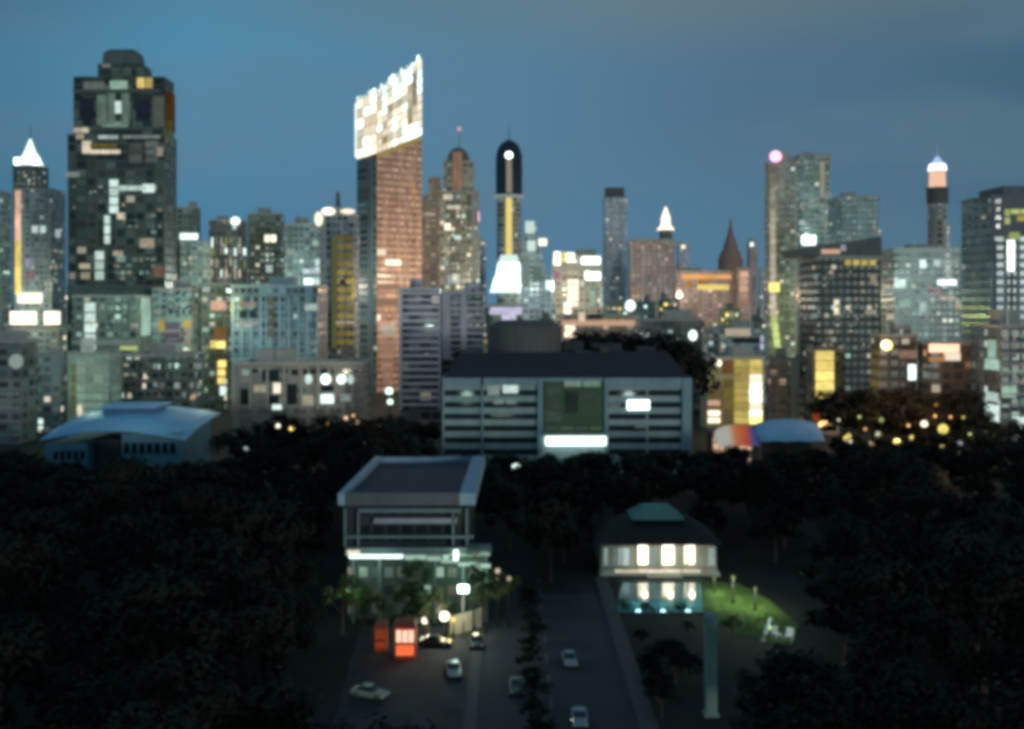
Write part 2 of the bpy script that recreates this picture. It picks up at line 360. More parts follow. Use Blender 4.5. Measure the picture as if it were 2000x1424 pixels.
# ----- cluster of dark towers
b = Building('apartment_tower', 'dark tower with a white floodlight on its roof and tall slit windows', 408, 482, 428, 640, fDark)
b.win(450, 482, 424, 440, lit('cw', 2.2), .8, 'floodlight'); b.grid(410, 482, 462, 545, 8, 4, [lit('ww', .6), lit('ww', .35), lit('lime', .25), lit('cw', 1.2)], .8, .45, .8, seed=11); b.end()
b = Building('apartment_tower', 'dark tower with a pointed roof block right of the slit windowed one', 484, 556, 416, 660, fGreen)
b.win(516, 540, 458, 474, lit('ww', 1.3)); b.win(556, 566, 458, 470, lit('cw', .5)); b.grid(488, 556, 480, 560, 7, 7, DIM+CW[:2], .45, seed=12); b.end()
b = Building('apartment_tower', 'grey tower with a row of bright white windows across its middle', 556, 634, 436, 600, fBlue)
for x0, x1, s_ in ((545, 556, 1.1), (566, 584, 1.6), (594, 612, 2.2), (614, 624, 1.0)): b.win(x0, x1, 544, 556, lit('cw', s_))
for x0, x1, y0, y1, s_ in ((615, 625, 505, 535, .9), (590, 622, 524, 536, .7), (610, 622, 470, 480, .5), (520, 532, 518, 532, .5), (596, 628, 596, 606, .6), (560, 575, 488, 500, .3)): b.win(x0, x1, y0, y1, lit('cw', s_))
b.grid(560, 630, 445, 500, 7, 6, DIM+CW[:1], .3, seed=13); b.grid(560, 630, 560, 660, 7, 9, DIM, .3, seed=14); b.end()
b = Building('apartment_block', 'blue grey apartment block with tall vertical piers, behind the beige block', 452, 640, 556, 450, facade('facade_slate', (.19, .3, .34), p=.08, s=.5, bw=2.6, dim=.03), trim=plain('slate_trim', (.26, .36, .4)))
b.ribs(455, 638, 580, 700, 11, 4, .7); b.relief(452, 640, 698, 708, .9); b.slabs(455, 638, 600, 690, 5, 2.2, .5)
for x0, x1, y0, y1, c, s_ in ((468, 500, 588, 602, 'ww', .3), (466, 506, 628, 636, 'ww', .35), (596, 628, 594, 606, 'cw', .45), (524, 536, 580, 660, 'ww', .1)): b.win(x0, x1, y0, y1, lit(c, s_), .8)
for x0, x1 in ((468, 482), (488, 500)): b.win(x0, x1, 606, 622, GLASS, .8)
b.grid(455, 638, 706, 716, 9, 1, [GLASS], 1, .7, .8); b.end()
b = Building('hotel_block', 'green grey block with stacked yellow lit bays and a tan arched one', 392, 452, 552, 470, fGreen)
for x0, x1, y0, y1, c, s_ in ((412, 448, 588, 606, 'br', .7), (418, 442, 640, 662, 'og', .2), (410, 450, 664, 682, 'yl', .8), (424, 440, 668, 680, 'yl', 1.4), (424, 450, 704, 752, 'yl', 1.0), (428, 446, 704, 716, 'yl', 1.5),
    (430, 446, 754, 772, 'cw', .9), (396, 410, 560, 570, 'cw', .5), (396, 408, 640, 648, 'gn', .5)): b.win(x0, x1, y0, y1, lit(c, s_), .4)
b.grid(394, 410, 575, 700, 2, 9, DIM+GN[:2], .5, seed=3); b.end()
b = Building('apartment_block', 'grey block with orange corner windows and a pale ledge, below the podium', 298, 392, 562, 460, fBlue)
for x0, x1, y0, y1, c, s_ in ((310, 322, 624, 650, 'yl', .4), (322, 352, 628, 680, 'lv', .12), (356, 384, 626, 640, 'yl', .55), (362, 382, 640, 676, 'ww', .35), (362, 384, 682, 712, 'lime', .7), (362, 382, 700, 714, 'cw', 1.0), (308, 340, 682, 692, 'cw', .9), (352, 360, 640, 670, 'og', .1)):
    b.win(x0, x1, y0, y1, lit(c, s_), .4)
b.grid(302, 390, 570, 615, 7, 4, DIM+CW[:1], .4, dark=GLASS, seed=6); b.slabs(298, 392, 620, 760, 6, 3); b.end()
b = Building('low_office', 'dark low office between green lit building and grey block', 232, 400, 690, 400, fDark)
b.grid(240, 395, 705, 780, 11, 4, DIM, .25, dark=GLASS, seed=8); b.relief(232, 400, 690, 697, .6); b.win(372, 382, 770, 780, lit('br', .5)); b.end()
b = Building('green_lit_building', 'low building whose whole front glows pale green', 132, 238, 686, 380, plain('pale_green_wall', (.35, .45, .38)), roofkit=False)
for i in range(5):
    for j in range(7): b.win(150+17*i, 166+17*i, 700+17*j, 714+17*j, lit('gn', (.3, .24, .27, .2, .15)[i]), .15)
b.win(138, 150, 710, 810, lit('lime', .12), .1, 'light_column'); b.win(150, 162, 790, 812, lit('ww', .9), .3, 'entrance_light'); b.win(158, 185, 660, 688, lit('cw', .35), .4, 'light_box'); b.end()
b = Building('low_block', 'blue grey low block between the round windowed building and green one', 72, 136, 692, 385, fBlue)
b.slabs(72, 136, 710, 830, 7, 3); b.win(75, 84, 818, 838, lit('cw', .9)); b.end()
b = Building('low_block', 'dark block with a round pale window at the left picture edge', -60, 74, 664, 360, facade('facade_plain_dark', (.2, .23, .24), p=.03, s=.3, bw=5, dim=.01))
rw = MB(); rw.cyl(0, 0, 2.3, 0, .3, 20); o = rw.build('round_window', lit('cw', .35), b.root, (b.lx(32), -.05, b.z(706))); o.rotation_euler[0] = math.pi/2
b.relief(-60, 74, 735, 760, .7, 0); b.slabs(-60, 74, 770, 850, 4, 4); b.end()
# ----- beige block
b = Building('beige_block', 'beige low block with a row of round white lights', 455, 722, 708, 380, facade('facade_beige_plain', (.36, .34, .3), glass=(.2, .19, .17), p=.02, s=.2, bw=6), trim=plain('beige_trim', (.4, .38, .34)))
b.grid(470, 720, 718, 735, 13, 1, DIM[:1], .15, .6, .6, dark=GLASS, seed=1)
for x, s_, r_ in ((603, 1.0, 8), (636, 2.6, 10), (667, 1.7, 10), (685, .6, 7)): b.win(x-r_, x+r_, 731, 750, lit('cw', s_), .5, 'round_light')
for x0, x1, y0, y1, c, s_ in ((626, 652, 770, 788, 'cw', 1.1), (534, 548, 748, 768, 'ww', 1.1), (496, 520, 752, 766, 'ww', .4), (532, 550, 790, 800, 'cw', .9), (590, 612, 772, 792, 'ww', .3), (664, 690, 770, 784, 'cw', .2)): b.win(x0, x1, y0, y1, lit(c, s_))
for x0, x1, y0, y1 in ((512, 545, 722, 745), (520, 545, 772, 790), (628, 655, 752, 764), (560, 580, 750, 790), (470, 492, 760, 790)): b.win(x0, x1, y0, y1, GLASS)
b.relief(455, 722, 706, 713, 1.0); b.ribs(456, 721, 714, 800, 9, 5, .4); b.end()
# ----- yellow-green bay building
b = Building('office_tower', 'slate tower with a yellow green central bay and white rooftop lights', 628, 702, 418, 520, facade('facade_steel', (.2, .28, .33), p=.03, s=.4, bw=2.6))
for x0, x1, y0, y1, s_ in ((628, 656, 406, 420, 2.0), (614, 632, 414, 442, 1.5), (664, 698, 408, 418, 1.1)): b.win(x0, x1, y0, y1, lit('ww', s_), 1.5, 'rooftop_light')
b.part('lit_bay', 648, 658, 460, 680, lit('lime', .12), .5)
for j in range(13): b.win(658, 692, 458+17*j, 471+17*j, lit('yl', (.13, .16, .12, .2, .24, .3, .22, .28, .2, .25, .18, .2, .15)[j]), .5)
b.win(686, 694, 540, 585, lit('yl', .5), .7); b.win(655, 694, 626, 634, lit('ww', .35), .7); b.win(664, 676, 546, 556, GLASS, .7)
b.ribs(632, 700, 430, 690, 3, 3); MB().cyl(b.lx(655), 8, 1.6, b.H, Z(372, 520), 8, r1=.7).build('roof_mast', DARK, b.root); b.end()
# ----- slanting crown tower
D = 560; D2 = 574
def FX(px, d): return X(px, d)
brown = facade('facade_brown_glow', (.56, .33, .24), glass=(.52, .30, .21), p=.5, s=.06, lc=('br', 'br'), bw=2.2, fh=3.3, a=.08, dim=.22)  # floodlit look of the brown faces put in as weak pane emission
leftgl = facade('facade_left_glass', (.12, .17, .18), p=.03, s=.3, bw=2.2)
c0 = (X(697, D2), D2); c1 = (X(736, D), D); c2 = (X(824, D2+4), D2+4); c3 = (X(790, D2+40), D2+40)
root = empty('slant_topped_tower', ((c0[0]+c2[0])/2, D+10, 0), 'brown lit tower whose slanting glass crown blazes white', 'tower'); rl = root.location
lc_ = [(c[0]-rl.x, c[1]-rl.y) for c in (c0, c1, c2, c3)]
mb = MB(); hb = [Z(312, D2), Z(300, D), Z(262, D2), Z(275, D2+30)]
mb.prism(lc_, 0, hb)
o = mb.build('wall', [brown, leftgl], root)
for f in o.data.polygons:
    if f.normal.x < -.2 and abs(f.normal.z) < .5: f.material_index = 1
wt = (Vector(lc_[1])-Vector(lc_[0])), (Vector(lc_[2])-Vector(lc_[1]))
def on_face(k, t, out=.25):      # point along face k
    a = Vector(lc_[k]); d = wt[k]; n = Vector((d.y, -d.x)).normalized(); p_ = a+d*t+n*out; return p_
def slantface(name, k, t0, t1, zb0, zb1, zt0, zt1, m, out=.3, th=.25, parent=root):
    a, b_ = on_face(k, t0, out), on_face(k, t1, out); a2, b2 = on_face(k, t0, out-th), on_face(k, t1, out-th)
    q = MB(); q.v = [(a.x, a.y, zb0), (b_.x, b_.y, zb1), (b2.x, b2.y, zb1), (a2.x, a2.y, zb0), (a.x, a.y, zt0), (b_.x, b_.y, zt1), (b2.x, b2.y, zt1), (a2.x, a2.y, zt0)]
    q.f = [(3, 2, 1, 0), (4, 5, 6, 7), (0, 1, 5, 4), (1, 2, 6, 5), (2, 3, 7, 6), (3, 0, 4, 7)]; q.m = [0]*6
    return q.build(name, m, parent)
# crown: open lattice shell of lit glass panels and dark struts
crown = MB(); tops = [Z(196, D2), Z(180, D), Z(112, D2), Z(135, D2+30)]
ci = [(c[0]*.86+1.1, c[1]*.86+2.8) for c in lc_]
crown.prism(ci, min(hb), [tops[0]-6, tops[1]-8, tops[2]-8, tops[3]-8]); crown.build('crown_core', lit('ww', .5, .1), root)
rr = random.Random(4)
n = 5
for j in range(n):       # the left facet of the crown
    pass
def crown_z(px): # upper and lower edge of the crown as heights along the lit face
    return None
for i in range(9):
    t0, t1 = i/9.0, (i+1)/9.0
    z0a = hb[1]+(hb[2]-hb[1])*t0; z0b = hb[1]+(hb[2]-hb[1])*t1; z1a = tops[1]+(tops[2]-tops[1])*t0; z1b = tops[1]+(tops[2]-tops[1])*t1
    for j in range(9):
        u0, u1 = j/9.0, (j+1)/9.0; s_ = rr.choice((.6, .9, 1.1, 1.3, 1.7, 2.0)) if 0 < j < 7 else rr.choice((.8, 1.1, 1.6, 2.4))
        if i == 7 and 4 <= j <= 7: s_ = .25
        if (i, j) in ((2, 5), (6, 3), (6, 2), (1, 1)): s_ = .3
        slantface('crown_panel', 1, t0+.008, t1-.008, z0a+(z1a-z0a)*u0+.3, z0b+(z1b-z0b)*u0+.3, z0a+(z1a-z0a)*u1-.3, z0b+(z1b-z0b)*u1-.3, lit('yl' if s_ == .3 and rr.random() < .6 else 'ww' if s_ < 1.5 else 'cw', s_), .3)
for i in range(3):
    t0, t1 = i/3.0, (i+1)/3.0
    z0a = hb[0]+(hb[1]-hb[0])*t0; z0b = hb[0]+(hb[1]-hb[0])*t1; z1a = tops[0]+(tops[1]-tops[0])*t0; z1b = tops[0]+(tops[1]-tops[0])*t1
    for j in range(6):
        u0, u1 = j/6.0, (j+1)/6.0; s_ = rr.choice((.8, 1.4, 2.4))
        slantface('crown_panel', 0, t0+.02, t1-.02, z0a+(z1a-z0a)*u0+.3, z0b+(z1b-z0b)*u0+.3, z0a+(z1a-z0a)*u1-.3, z0b+(z1b-z0b)*u1-.3, lit('ww', s_), .3)
slantface('edge_light', 0, -.03, .03, Z(308, D2), Z(308, D2), Z(205, D2), Z(200, D2), lit('cw', 1.8), .8)
for i in range(16):      # ragged row of spotlights and fins along the slanting rim
    t = i/16.0; zz = tops[1]+(tops[2]-tops[1])*t; hq = rr.uniform(.8, 3.4); slantface('rim_light', 1, t+.006, t+.05, zz, zz+.8, zz+hq, zz+hq+.8, lit('cw', rr.choice((.9, 1.8, 3.2))), .5)
for i in range(5):
    t = i/5.0; zz = tops[0]+(tops[1]-tops[0])*t; hq = rr.uniform(.5, 3); slantface('rim_light', 0, t+.02, t+.15, zz, zz+.4, zz+hq, zz+hq+.4, lit('cw', rr.choice((1.2, 2.4))), .5)
slantface('crown_rim', 1, 0, .98, hb[1]-2.5, hb[2]-2.5, hb[1], hb[2], lit('yl', .25), .4)
slantface('corner_light', 1, .8, .84, Z(400, D), Z(400, D), Z(350, D), Z(350, D), lit('og', .5), .3)
for px0, px1, py, c, s_ in ((732, 752, 492, 'ww', .8), (752, 782, 512, 'ww', 1.3), (732, 780, 560, 'br', .3), (732, 775, 590, 'br', .3), (720, 742, 620, 'ww', 1.1), (740, 770, 640, 'ww', .4), (745, 772, 650, 'ww', .35)):
    t0 = max(0, (px0-736)/88.0); t1 = (px1-736)/88.0; slantface('window', 1, t0, t1, Z(py+6, D), Z(py+6, D), Z(py-6, D), Z(py-6, D), lit(c, s_), .4)
for i in range(9):
    yy = 665+9*i; slantface('window', 1, .04+i*.012, .42-i*.018, Z(yy+8, D), Z(yy+8, D), Z(yy, D), Z(yy, D), lit('br', .28), .4)
for yy in range(330, 480, 17):
    for t in (.62, .78): slantface('window', 1, t, t+.07, Z(yy+7, D), Z(yy+7, D), Z(yy, D), Z(yy, D), lit('br', .25+.2*rr.random()), .3)
# ----- stepped brown and beige towers
b = Building('brown_tower', 'plain brown tower just right of the slant topped one', 818, 866, 388, 800, facade('facade_dull_brown', (.42, .28, .2), glass=(.2, .13, .1), p=.5, s=.08, lc=('br', 'ww'), dim=.07, bw=4, fh=4))
b.tier(836, 862, 345, 389, (4, 20)); b.win(828, 850, 415, 422, lit('ww', .3)); b.end()
b = Building('domed_tower', 'beige residential tower with an arched top and many green white windows', 858, 936, 372, 600, facade('facade_olive', (.36, .33, .26), glass=(.06, .09, .07), p=.35, s=.5, lc=('ww', 'gn'), bw=2.8, dim=.05), depth=24, roofkit=False)
b.tier(866, 926, 312, 373, (2, 22))
dm = MB(); W_ = b.lx(916)-b.lx(872); pts = []
for i in range(9):
    t = math.pi*i/8; pts.append((-math.cos(t)*W_/2, math.sin(t)))
zb = b.z(312); hh = b.z(286)-zb
vs = [(p_[0]+b.lx(894), 3, zb+p_[1]*hh) for p_ in pts]; k = len(vs); dm.v = vs+[(x, 21, z) for x, y, z in vs]
dm.f = [tuple(range(k)), tuple(range(2*k-1, k-1, -1))]+[(i, i+k, (i+1) % k+k, (i+1) % k) for i in range(k)]; dm.m = [0]*len(dm.f)
dm.build('arched_roof', DARK, b.root)
o = b.win1(884, 902, 296, 372, lit('br', .28), .2, 'light_strip'); o.location.y += 1.9
for x0, x1, y0, y1, c, s_ in ((866, 884, 380, 390, 'ww', .6), (872, 900, 400, 410, 'ww', .8), (868, 880, 436, 450, 'ww', 1.2), (888, 900, 460, 468, 'cw', .7), (862, 890, 488, 494, 'ww', .4), (872, 900, 536, 556, 'cw', .45), (884, 894, 536, 548, 'ww', .9), (930, 937, 415, 432, 'pk', 1.3), (868, 876, 508, 520, 'gn', .4)):
    b.win(x0, x1, y0, y1, lit(c, s_), .4)
b.grid(864, 932, 400, 600, 8, 20, [lit('cw', .3), lit('ww', .4), lit('gn', .35), lit('ww', .8)], .42, .55, .5, seed=21)
b.w.box(b.lx(922), b.lx(928), -.5, -.002, 0, b.z(380), 1)
MB().cyl(b.lx(895), 12, .35, b.z(287), b.z(248), 6, r1=.1).build('mast', STEEL, b.root)
bm = bmesh.new(); bmesh.ops.create_icosphere(bm, subdivisions=2, radius=1.5); me = bpy.data.meshes.new('beacon'); bm.to_mesh(me); bm.free(); me.materials.append(lit('pk', .8))
BEACON = me
def ball(name, loc, r, m, parent=None):
    bm = bmesh.new(); bmesh.ops.create_icosphere(bm, subdivisions=2, radius=r); me = bpy.data.meshes.new(name); bm.to_mesh(me); bm.free(); me.materials.append(m)
    for f in me.polygons: f.use_smooth = True
    o = bpy.data.objects.new(name, me); COL.objects.link(o); o.location = loc
    if parent: o.parent = parent
    return o
ball('beacon', (b.lx(895), 12, b.z(245)), 1.2, lit('pk', .8), b.root); b.end()
# ----- rocket shaped tower
D = 900; root = empty('capsule_tower', (X(994, D), D+12, 0), 'black capsule topped tower with a golden light line and blazing white foot', 'tower')
dk = plain('near_black_glass', (.02, .025, .04), .2); mb = MB()
R = 26*D/F
prof = [(R, Z(382, D)), (R*1.03, Z(330, D)), (R*1.0, Z(300, D)), (R*.86, Z(286, D)), (R*.6, Z(276, D)), (R*.3, Z(271, D)), (R*.05, Z(268, D))]
for (r0, z0), (r1, z1) in zip(prof[:-1], prof[1:]): mb.cyl(0, 0, r0, z0, z1, 20, r1=r1)
mb.build('capsule', dk, root)
MB().cyl(0, 0, R*.92, 0, Z(384.5, D), 20).build('shaft', facade('facade_shaft', (.26, .27, .25), p=.1, s=.3, bw=4, fh=4, dim=.03), root)
MB().cyl(0, 0, R*1.12, Z(384, D), Z(379, D), 20).build('collar', lit('cw', .25), root)
MB().cyl(0, 0, .6, Z(268, D), Z(236, D), 6, r1=.1).build('spire', STEEL, root)
MB().box(-6*D/F, 6*D/F, -R*1.08, -R*.9, Z(500, D), Z(386, D)).build('light_line', lit('yl', .9, .1), root)
MB().box(-5*D/F, 5*D/F, -R*1.12, -R*.98, Z(376, D), Z(308, D)).build('light_line', lit('ww', .3, .1), root)
ball('lamp', (0, -R*1.05, Z(303, D)), 2.8, lit('cw', 5, .1), root)
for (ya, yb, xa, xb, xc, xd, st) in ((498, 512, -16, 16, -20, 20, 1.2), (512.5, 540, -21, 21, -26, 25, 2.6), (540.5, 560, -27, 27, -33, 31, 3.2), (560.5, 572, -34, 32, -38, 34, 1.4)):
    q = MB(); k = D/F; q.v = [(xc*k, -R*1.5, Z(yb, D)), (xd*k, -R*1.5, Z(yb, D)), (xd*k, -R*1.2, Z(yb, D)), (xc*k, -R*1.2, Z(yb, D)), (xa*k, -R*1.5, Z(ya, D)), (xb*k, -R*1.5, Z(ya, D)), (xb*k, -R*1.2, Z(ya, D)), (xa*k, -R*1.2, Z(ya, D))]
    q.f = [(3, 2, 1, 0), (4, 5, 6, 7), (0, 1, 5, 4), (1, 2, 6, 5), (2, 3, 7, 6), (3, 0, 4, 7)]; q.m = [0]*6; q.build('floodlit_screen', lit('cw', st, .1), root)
b = Building('low_block', 'small block with a lilac white lit roof at the capsule tower foot', 955, 1022, 594, 640, fGrey, roofkit=False)
b.win(958, 1020, 600, 614, lit('lv', .8), .5, 'light_panel'); b.win(980, 1008, 612, 626, lit('lv', .6), .5, 'light_panel'); b.end()
# ----- apartment slab with balconies
b = Building('balcony_block', 'grey apartment slab striped with horizontal balconies', 782, 862, 562, 400, facade('facade_balcony', (.16, .17, .18), p=.05, s=.3, bw=4, z0=.1, z1=.9, a=.04), trim=plain('balcony_trim', (.42, .41, .44)))
b.slabs(782, 862, 572, 790, 17, 4.5, 1.3)
for (x0, x1, y0, y1, s_) in ((812, 826, 580, 585, .2), (800, 846, 634, 642, .0), (830, 838, 690, 696, .25)):
    b.win(x0, x1, y0, y1, lit('cw', s_) if s_ else GLASS, .5)
b.relief(780, 786, 562, 800, 1.6); b.relief(858, 864, 562, 800, 1.6); b.end()
b = Building('balcony_block', 'taller lilac grey balcony slab behind the office with the drum', 862, 945, 570, 430, facade('facade_balcony', (.16, .17, .18)), trim=plain('lilac_trim', (.4, .4, .46)))
b.slabs(866, 945, 590, 700, 10, 4, 1.2); b.relief(864, 880, 575, 700, 1.4); b.relief(900, 912, 575, 700, 1.4)
b.grid(882, 940, 575, 640, 4, 6, DIM+[GLASS], .8, seed=5); b.end()
# ----- white curved building and neighbours
root = empty('sail_shaped_building', (X(1060, 820), 830, 0), 'grey sail shaped building sloping down to the right of the white foot', 'building')
D = 820; mb = MB(); sil = [(1012, 700), (1018, 478), (1030, 436), (1046, 440), (1060, 505), (1078, 560), (1102, 620), (1110, 700)]
v = [(X(p_[0], D)-root.location.x, -10, max(0, Z(p_[1], D))) for p_ in sil]; k = len(v); mb.v = v+[(x, 16, z) for x, y, z in v]
mb.f = [tuple(range(k)), tuple(range(2*k-1, k-1, -1))]+[(i, i+k, (i+1) % k+k, (i+1) % k) for i in range(k)]; mb.m = [0]*len(mb.f)
mb.build('wall', facade('facade_sail', (.36, .4, .44), p=.15, s=.4, bw=4, fh=4, dim=.07), root)
def pxbox(root, name, x0, x1, y0, y1, D, m, yf=-10.4, th=.35):
    return MB().box(X(x0, D)-root.location.x, X(x1, D)-root.location.x, yf, yf+th, max(0, Z(y1, D)), Z(y0, D)).build(name, m, root)
for x0, x1, y0, y1, c, s_ in ((1026, 1044, 432, 456, 'cw', .8), (1030, 1046, 470, 490, 'cw', .8), (1052, 1068, 466, 480, 'ww', 1.3), (1066, 1084, 548, 566, 'cw', 1.3), (1078, 1090, 584, 602, 'cw', 2.2), (1040, 1058, 520, 550, 'gn', .25), (1022, 1034, 500, 560, 'cw', .2)):
    pxbox(root, 'window', x0, x1, y0, y1, D, lit(c, s_))
b = Building('white_lit_hotel', 'low hotel with blazing white and amber rooftop signs', 1078, 1176, 498, 700, facade('facade_white', (.5, .48, .42), p=.3, s=.7, lc=('ww', 'cw'), bw=3.5, dim=.08))
for x0, x1, y0, y1, c, s_ in ((1082, 1094, 492, 520, 'ww', 2.2), (1096, 1106, 492, 512, 'yl', 1.2), (1106, 1122, 494, 512, 'ww', 2.0), (1136, 1172, 502, 516, 'cw', 3.5), (1144, 1172, 532, 546, 'cw', 4), (1108, 1130, 545, 600, 'ww', 1.5),
    (1152, 1162, 556, 600, 'gn', .5), (1170, 1178, 560, 600, 'cw', .5), (1082, 1094, 530, 545, 'pk', .35), (1100, 1116, 590, 630, 'ww', 1.7)): b.win(x0, x1, y0, y1, lit(c, s_), .6, 'light_panel' if s_ > 1.9 else 'window')
b.ribs(1134, 1176, 550, 610, 5, 3); b.relief(1082, 1176, 518, 528, .9); b.end()
b = Building('sandstone_podium', 'wide sandstone podium with a warm lit cornice, behind the dark trees', 1096, 1250, 614, 560, facade('facade_sand', (.5, .42, .34), glass=(.25, .2, .16), p=.2, s=.5, lc=('ww', 'br'), bw=4, dim=.1), roofkit=False)
b.part('cornice', 1098, 1240, 626, 636, lit('br', .55, .1), .8); b.win(1130, 1142, 610, 628, lit('ww', .9), 1.2); b.win(1102, 1124, 634, 660, lit('ww', 1.5), 1.2, 'light_column'); b.win(1220, 1242, 586, 608, lit('cw', 2.0), .6, 'floodlight')
b.win(1150, 1176, 614, 622, GLASS, 1.2); b.end()
b = Building('slim_tower', 'slim mauve grey tower with a dark cap, alone in the middle distance', 1178, 1224, 384, 1400, fHazeTint, roofkit=False)
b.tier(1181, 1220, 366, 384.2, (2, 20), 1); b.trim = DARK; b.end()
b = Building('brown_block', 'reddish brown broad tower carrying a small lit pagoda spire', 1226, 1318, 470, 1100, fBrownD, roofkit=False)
b.ribs(1230, 1316, 480, 600, 9, 3, .8)
W_ = 40*1100/F/2
b.relief(1226, 1318, 466, 474, 1)
mb = MB(); xx = b.lx(1303); 
for r0, r1, ya, yb in ((W_*.9, W_*.55, 448, 440), (W_*.5, W_*.42, 440, 426), (W_*.48, W_*.06, 426, 402)): mb.cyl(xx, 10, r0, b.z(ya), b.z(yb), 8, r1=r1)
mb.build('lit_spire', lit('ww', 1.5, .1), b.root); MB().cyl(xx, 10, W_*.62, b.z(472), b.z(448), 8).build('spire_base', DARK, b.root)
b.grid(1234, 1312, 540, 600, 8, 5, DIM, .5, seed=4); b.end()
# ----- orange lit hall, temple spire
b = Building('orange_lit_hall', 'wide low building crossed by glowing orange bands', 1322, 1434, 528, 940, fBrownD)
for x0, x1, y0, y1, s_ in ((1330, 1428, 536, 545, .8), (1362, 1424, 556, 566, .9), (1338, 1350, 548, 560, .4), (1365, 1380, 545, 556, .3)): b.win(x0, x1, y0, y1, lit('og' if y0 != 556 else 'yl', s_), .8, 'lit_gallery')
b.end()
b = Building('orange_pylon_block', 'narrow block glowing orange beside the orange banded hall', 1438, 1466, 522, 930, fBrownD, roofkit=False)
for j in range(5): b.win(1444, 1461, 530+14*j, 542+14*j, lit('br', .7-.08*j), .6)
b.end()
root = empty('temple_spire', (X(1427, 1200), 1200, 0), 'dark brown stepped temple spire rising over the orange hall', 'temple'); mb = MB(); k = 1200/F
for r, ya, yb, r1 in ((26, 700, 505, 24), (22, 505, 490, 18), (15, 490, 476, 13), (12, 476, 462, 8), (7, 462, 448, 4.5), (4, 448, 424, .5)): mb.cyl(0, 0, r*k, max(0, Z(ya, 1200)), Z(yb, 1200), 12, r1=r1*k)
mb.build('wall', plain('temple_brown', (.28, .18, .15)), root)
# ----- towers on the right
b = Building('beacon_tower', 'pale slender tower with a pink beacon on its left corner', 1494, 1556, 316, 620, facade('facade_cream', (.42, .4, .35), glass=(.1, .1, .09), p=.2, s=.35, lc=('ww', 'cw'), bw=3, dim=.07), roofkit=False, depth=9)
b.tier(1516, 1548, 298, 317, (2, 7), 1)
ball('beacon', (b.lx(1514), -1, b.z(306)), 3.2, lit('pk', 2.0, .1), b.root)
MB().cyl(b.lx(1514), -1, 1.2, b.z(316.5), b.z(312), 8).build('beacon_stand', STEEL, b.root)
for i, y in enumerate(range(325, 690, 14)):
    t = (y-325)/365.0; x = 1500 if y < 600 else 1500+(y-600)*.12
    b.win(x+4, x+14+2*t, y, y+13, lit('ww' if t < .8 else 'lime', round(.16+.7*t, 2)), .35)
b.win(1500, 1522, 552, 570, lit('yl', 1.6), .6); b.grid(1514, 1544, 340, 560, 3, 16, DIM+[lit('ww', .18)], .6, .7, .45, seed=7)
b.slabs(1496, 1546, 330, 690, 18, 2.5, .25); b.end()
b = Building('twin_slab', 'grey slab tower with a pale vertical strip, second in the right hand group', 1542, 1624, 300, 700, fGrey, depth=26)
b.win(1602, 1610, 316, 386, lit('ww', .3), .4, 'light_strip'); b.win(1566, 1592, 460, 478, lit('cw', 2.4), 1.2, 'illuminated_sign'); b.win(1562, 1572, 430, 440, lit('cw', .5))
b.grid(1554, 1598, 312, 455, 5, 14, DIM, .55, .6, .5, seed=17); b.grid(1600, 1618, 395, 455, 2, 6, [lit('ww', .25)], .7, seed=1); b.end()
b = Building('dark_tower', 'dark square tower with faint windows, right of the pale slab tower', 1616, 1717, 382, 640, fBlue, depth=30)
b.grid(1634, 1712, 396, 470, 8, 7, DIM, .35, seed=3, dark=None); b.end()
D = 480
b = Building('black_office', 'black sloping roofed office tower with a yellow light row', 1562, 1720, 500, D, facade('facade_black', (.06, .07, .07), p=.14, s=.6, lc=('ww', 'gn'), bw=3, dim=.015), roofkit=False, depth=30)
mb = MB(); mb.prism([(b.lx(1562), 0), (b.lx(1722), 0), (b.lx(1722), 30), (b.lx(1562), 30)], b.H-.01, [b.z(485), b.z(462), b.z(462), b.z(485)]); mb.build('sloping_roof', DARK, b.root)
b.part('roof_stripe', 1604, 1640, 487, 496, lit('br', .6), .6); b.win(1642, 1652, 478, 490, lit('lv', .4))
for i in range(4): b.win(1650+16*i, 1662+16*i, 508, 518, lit('yl', .55+.15*(i % 2)), .5)
for x0, x1, y0, y1, c, s_ in ((1628, 1640, 584, 616, 'ww', .9), (1586, 1598, 612, 622, 'cw', .3), (1590, 1604, 536, 546, 'cw', .25), (1700, 1712, 536, 556, 'ww', .2), (1690, 1712, 606, 614, 'ww', .3)): b.win(x0, x1, y0, y1, lit(c, s_))
b.grid(1566, 1718, 525, 680, 12, 12, DIM+[lit('ww', .35)], .3, .5, .4, seed=23); b.end()
D = 900; root = empty('lantern_tower', (X(1840, D), D+10, 0), 'round tower with an amber lantern and a blue white light on top', 'tower'); k = D/F
MB().cyl(0, 0, 18*k, 0, Z(396, D), 16).build('shaft', facade('facade_lantern', (.55, .55, .5), p=.05, s=.2, bw=5, fh=5, dim=.03), root)
MB().cyl(0, 0, 20*k, Z(396, D), Z(364, D), 16, r1=21*k).build('collar', DARK, root)
MB().cyl(0, 0, 16*k, Z(364, D), Z(330, D), 16, r1=15*k).build('lantern', lit('br', .9, .1), root)
MB().cyl(0, 0, 18*k, Z(330, D), Z(318, D), 16, r1=15*k).build('light_ring', lit('lv', 2.6, .1), root)
MB().cyl(0, 0, 13*k, Z(318, D), Z(303, D), 12, r1=3*k).build('roof', lit('bl', .9, .1), root); MB().cyl(0, 0, .5, Z(303, D), Z(275, D), 6, r1=.1).build('spire', STEEL, root)
b = Building('terraced_block', 'long grey block with banded windows between the black office and right edge', 1716, 1876, 484, 560, facade('facade_band', (.26, .31, .32), p=.1, s=.5, bw=3, dim=.03))
b.slabs(1718, 1874, 492, 505, 2, 5, .9)
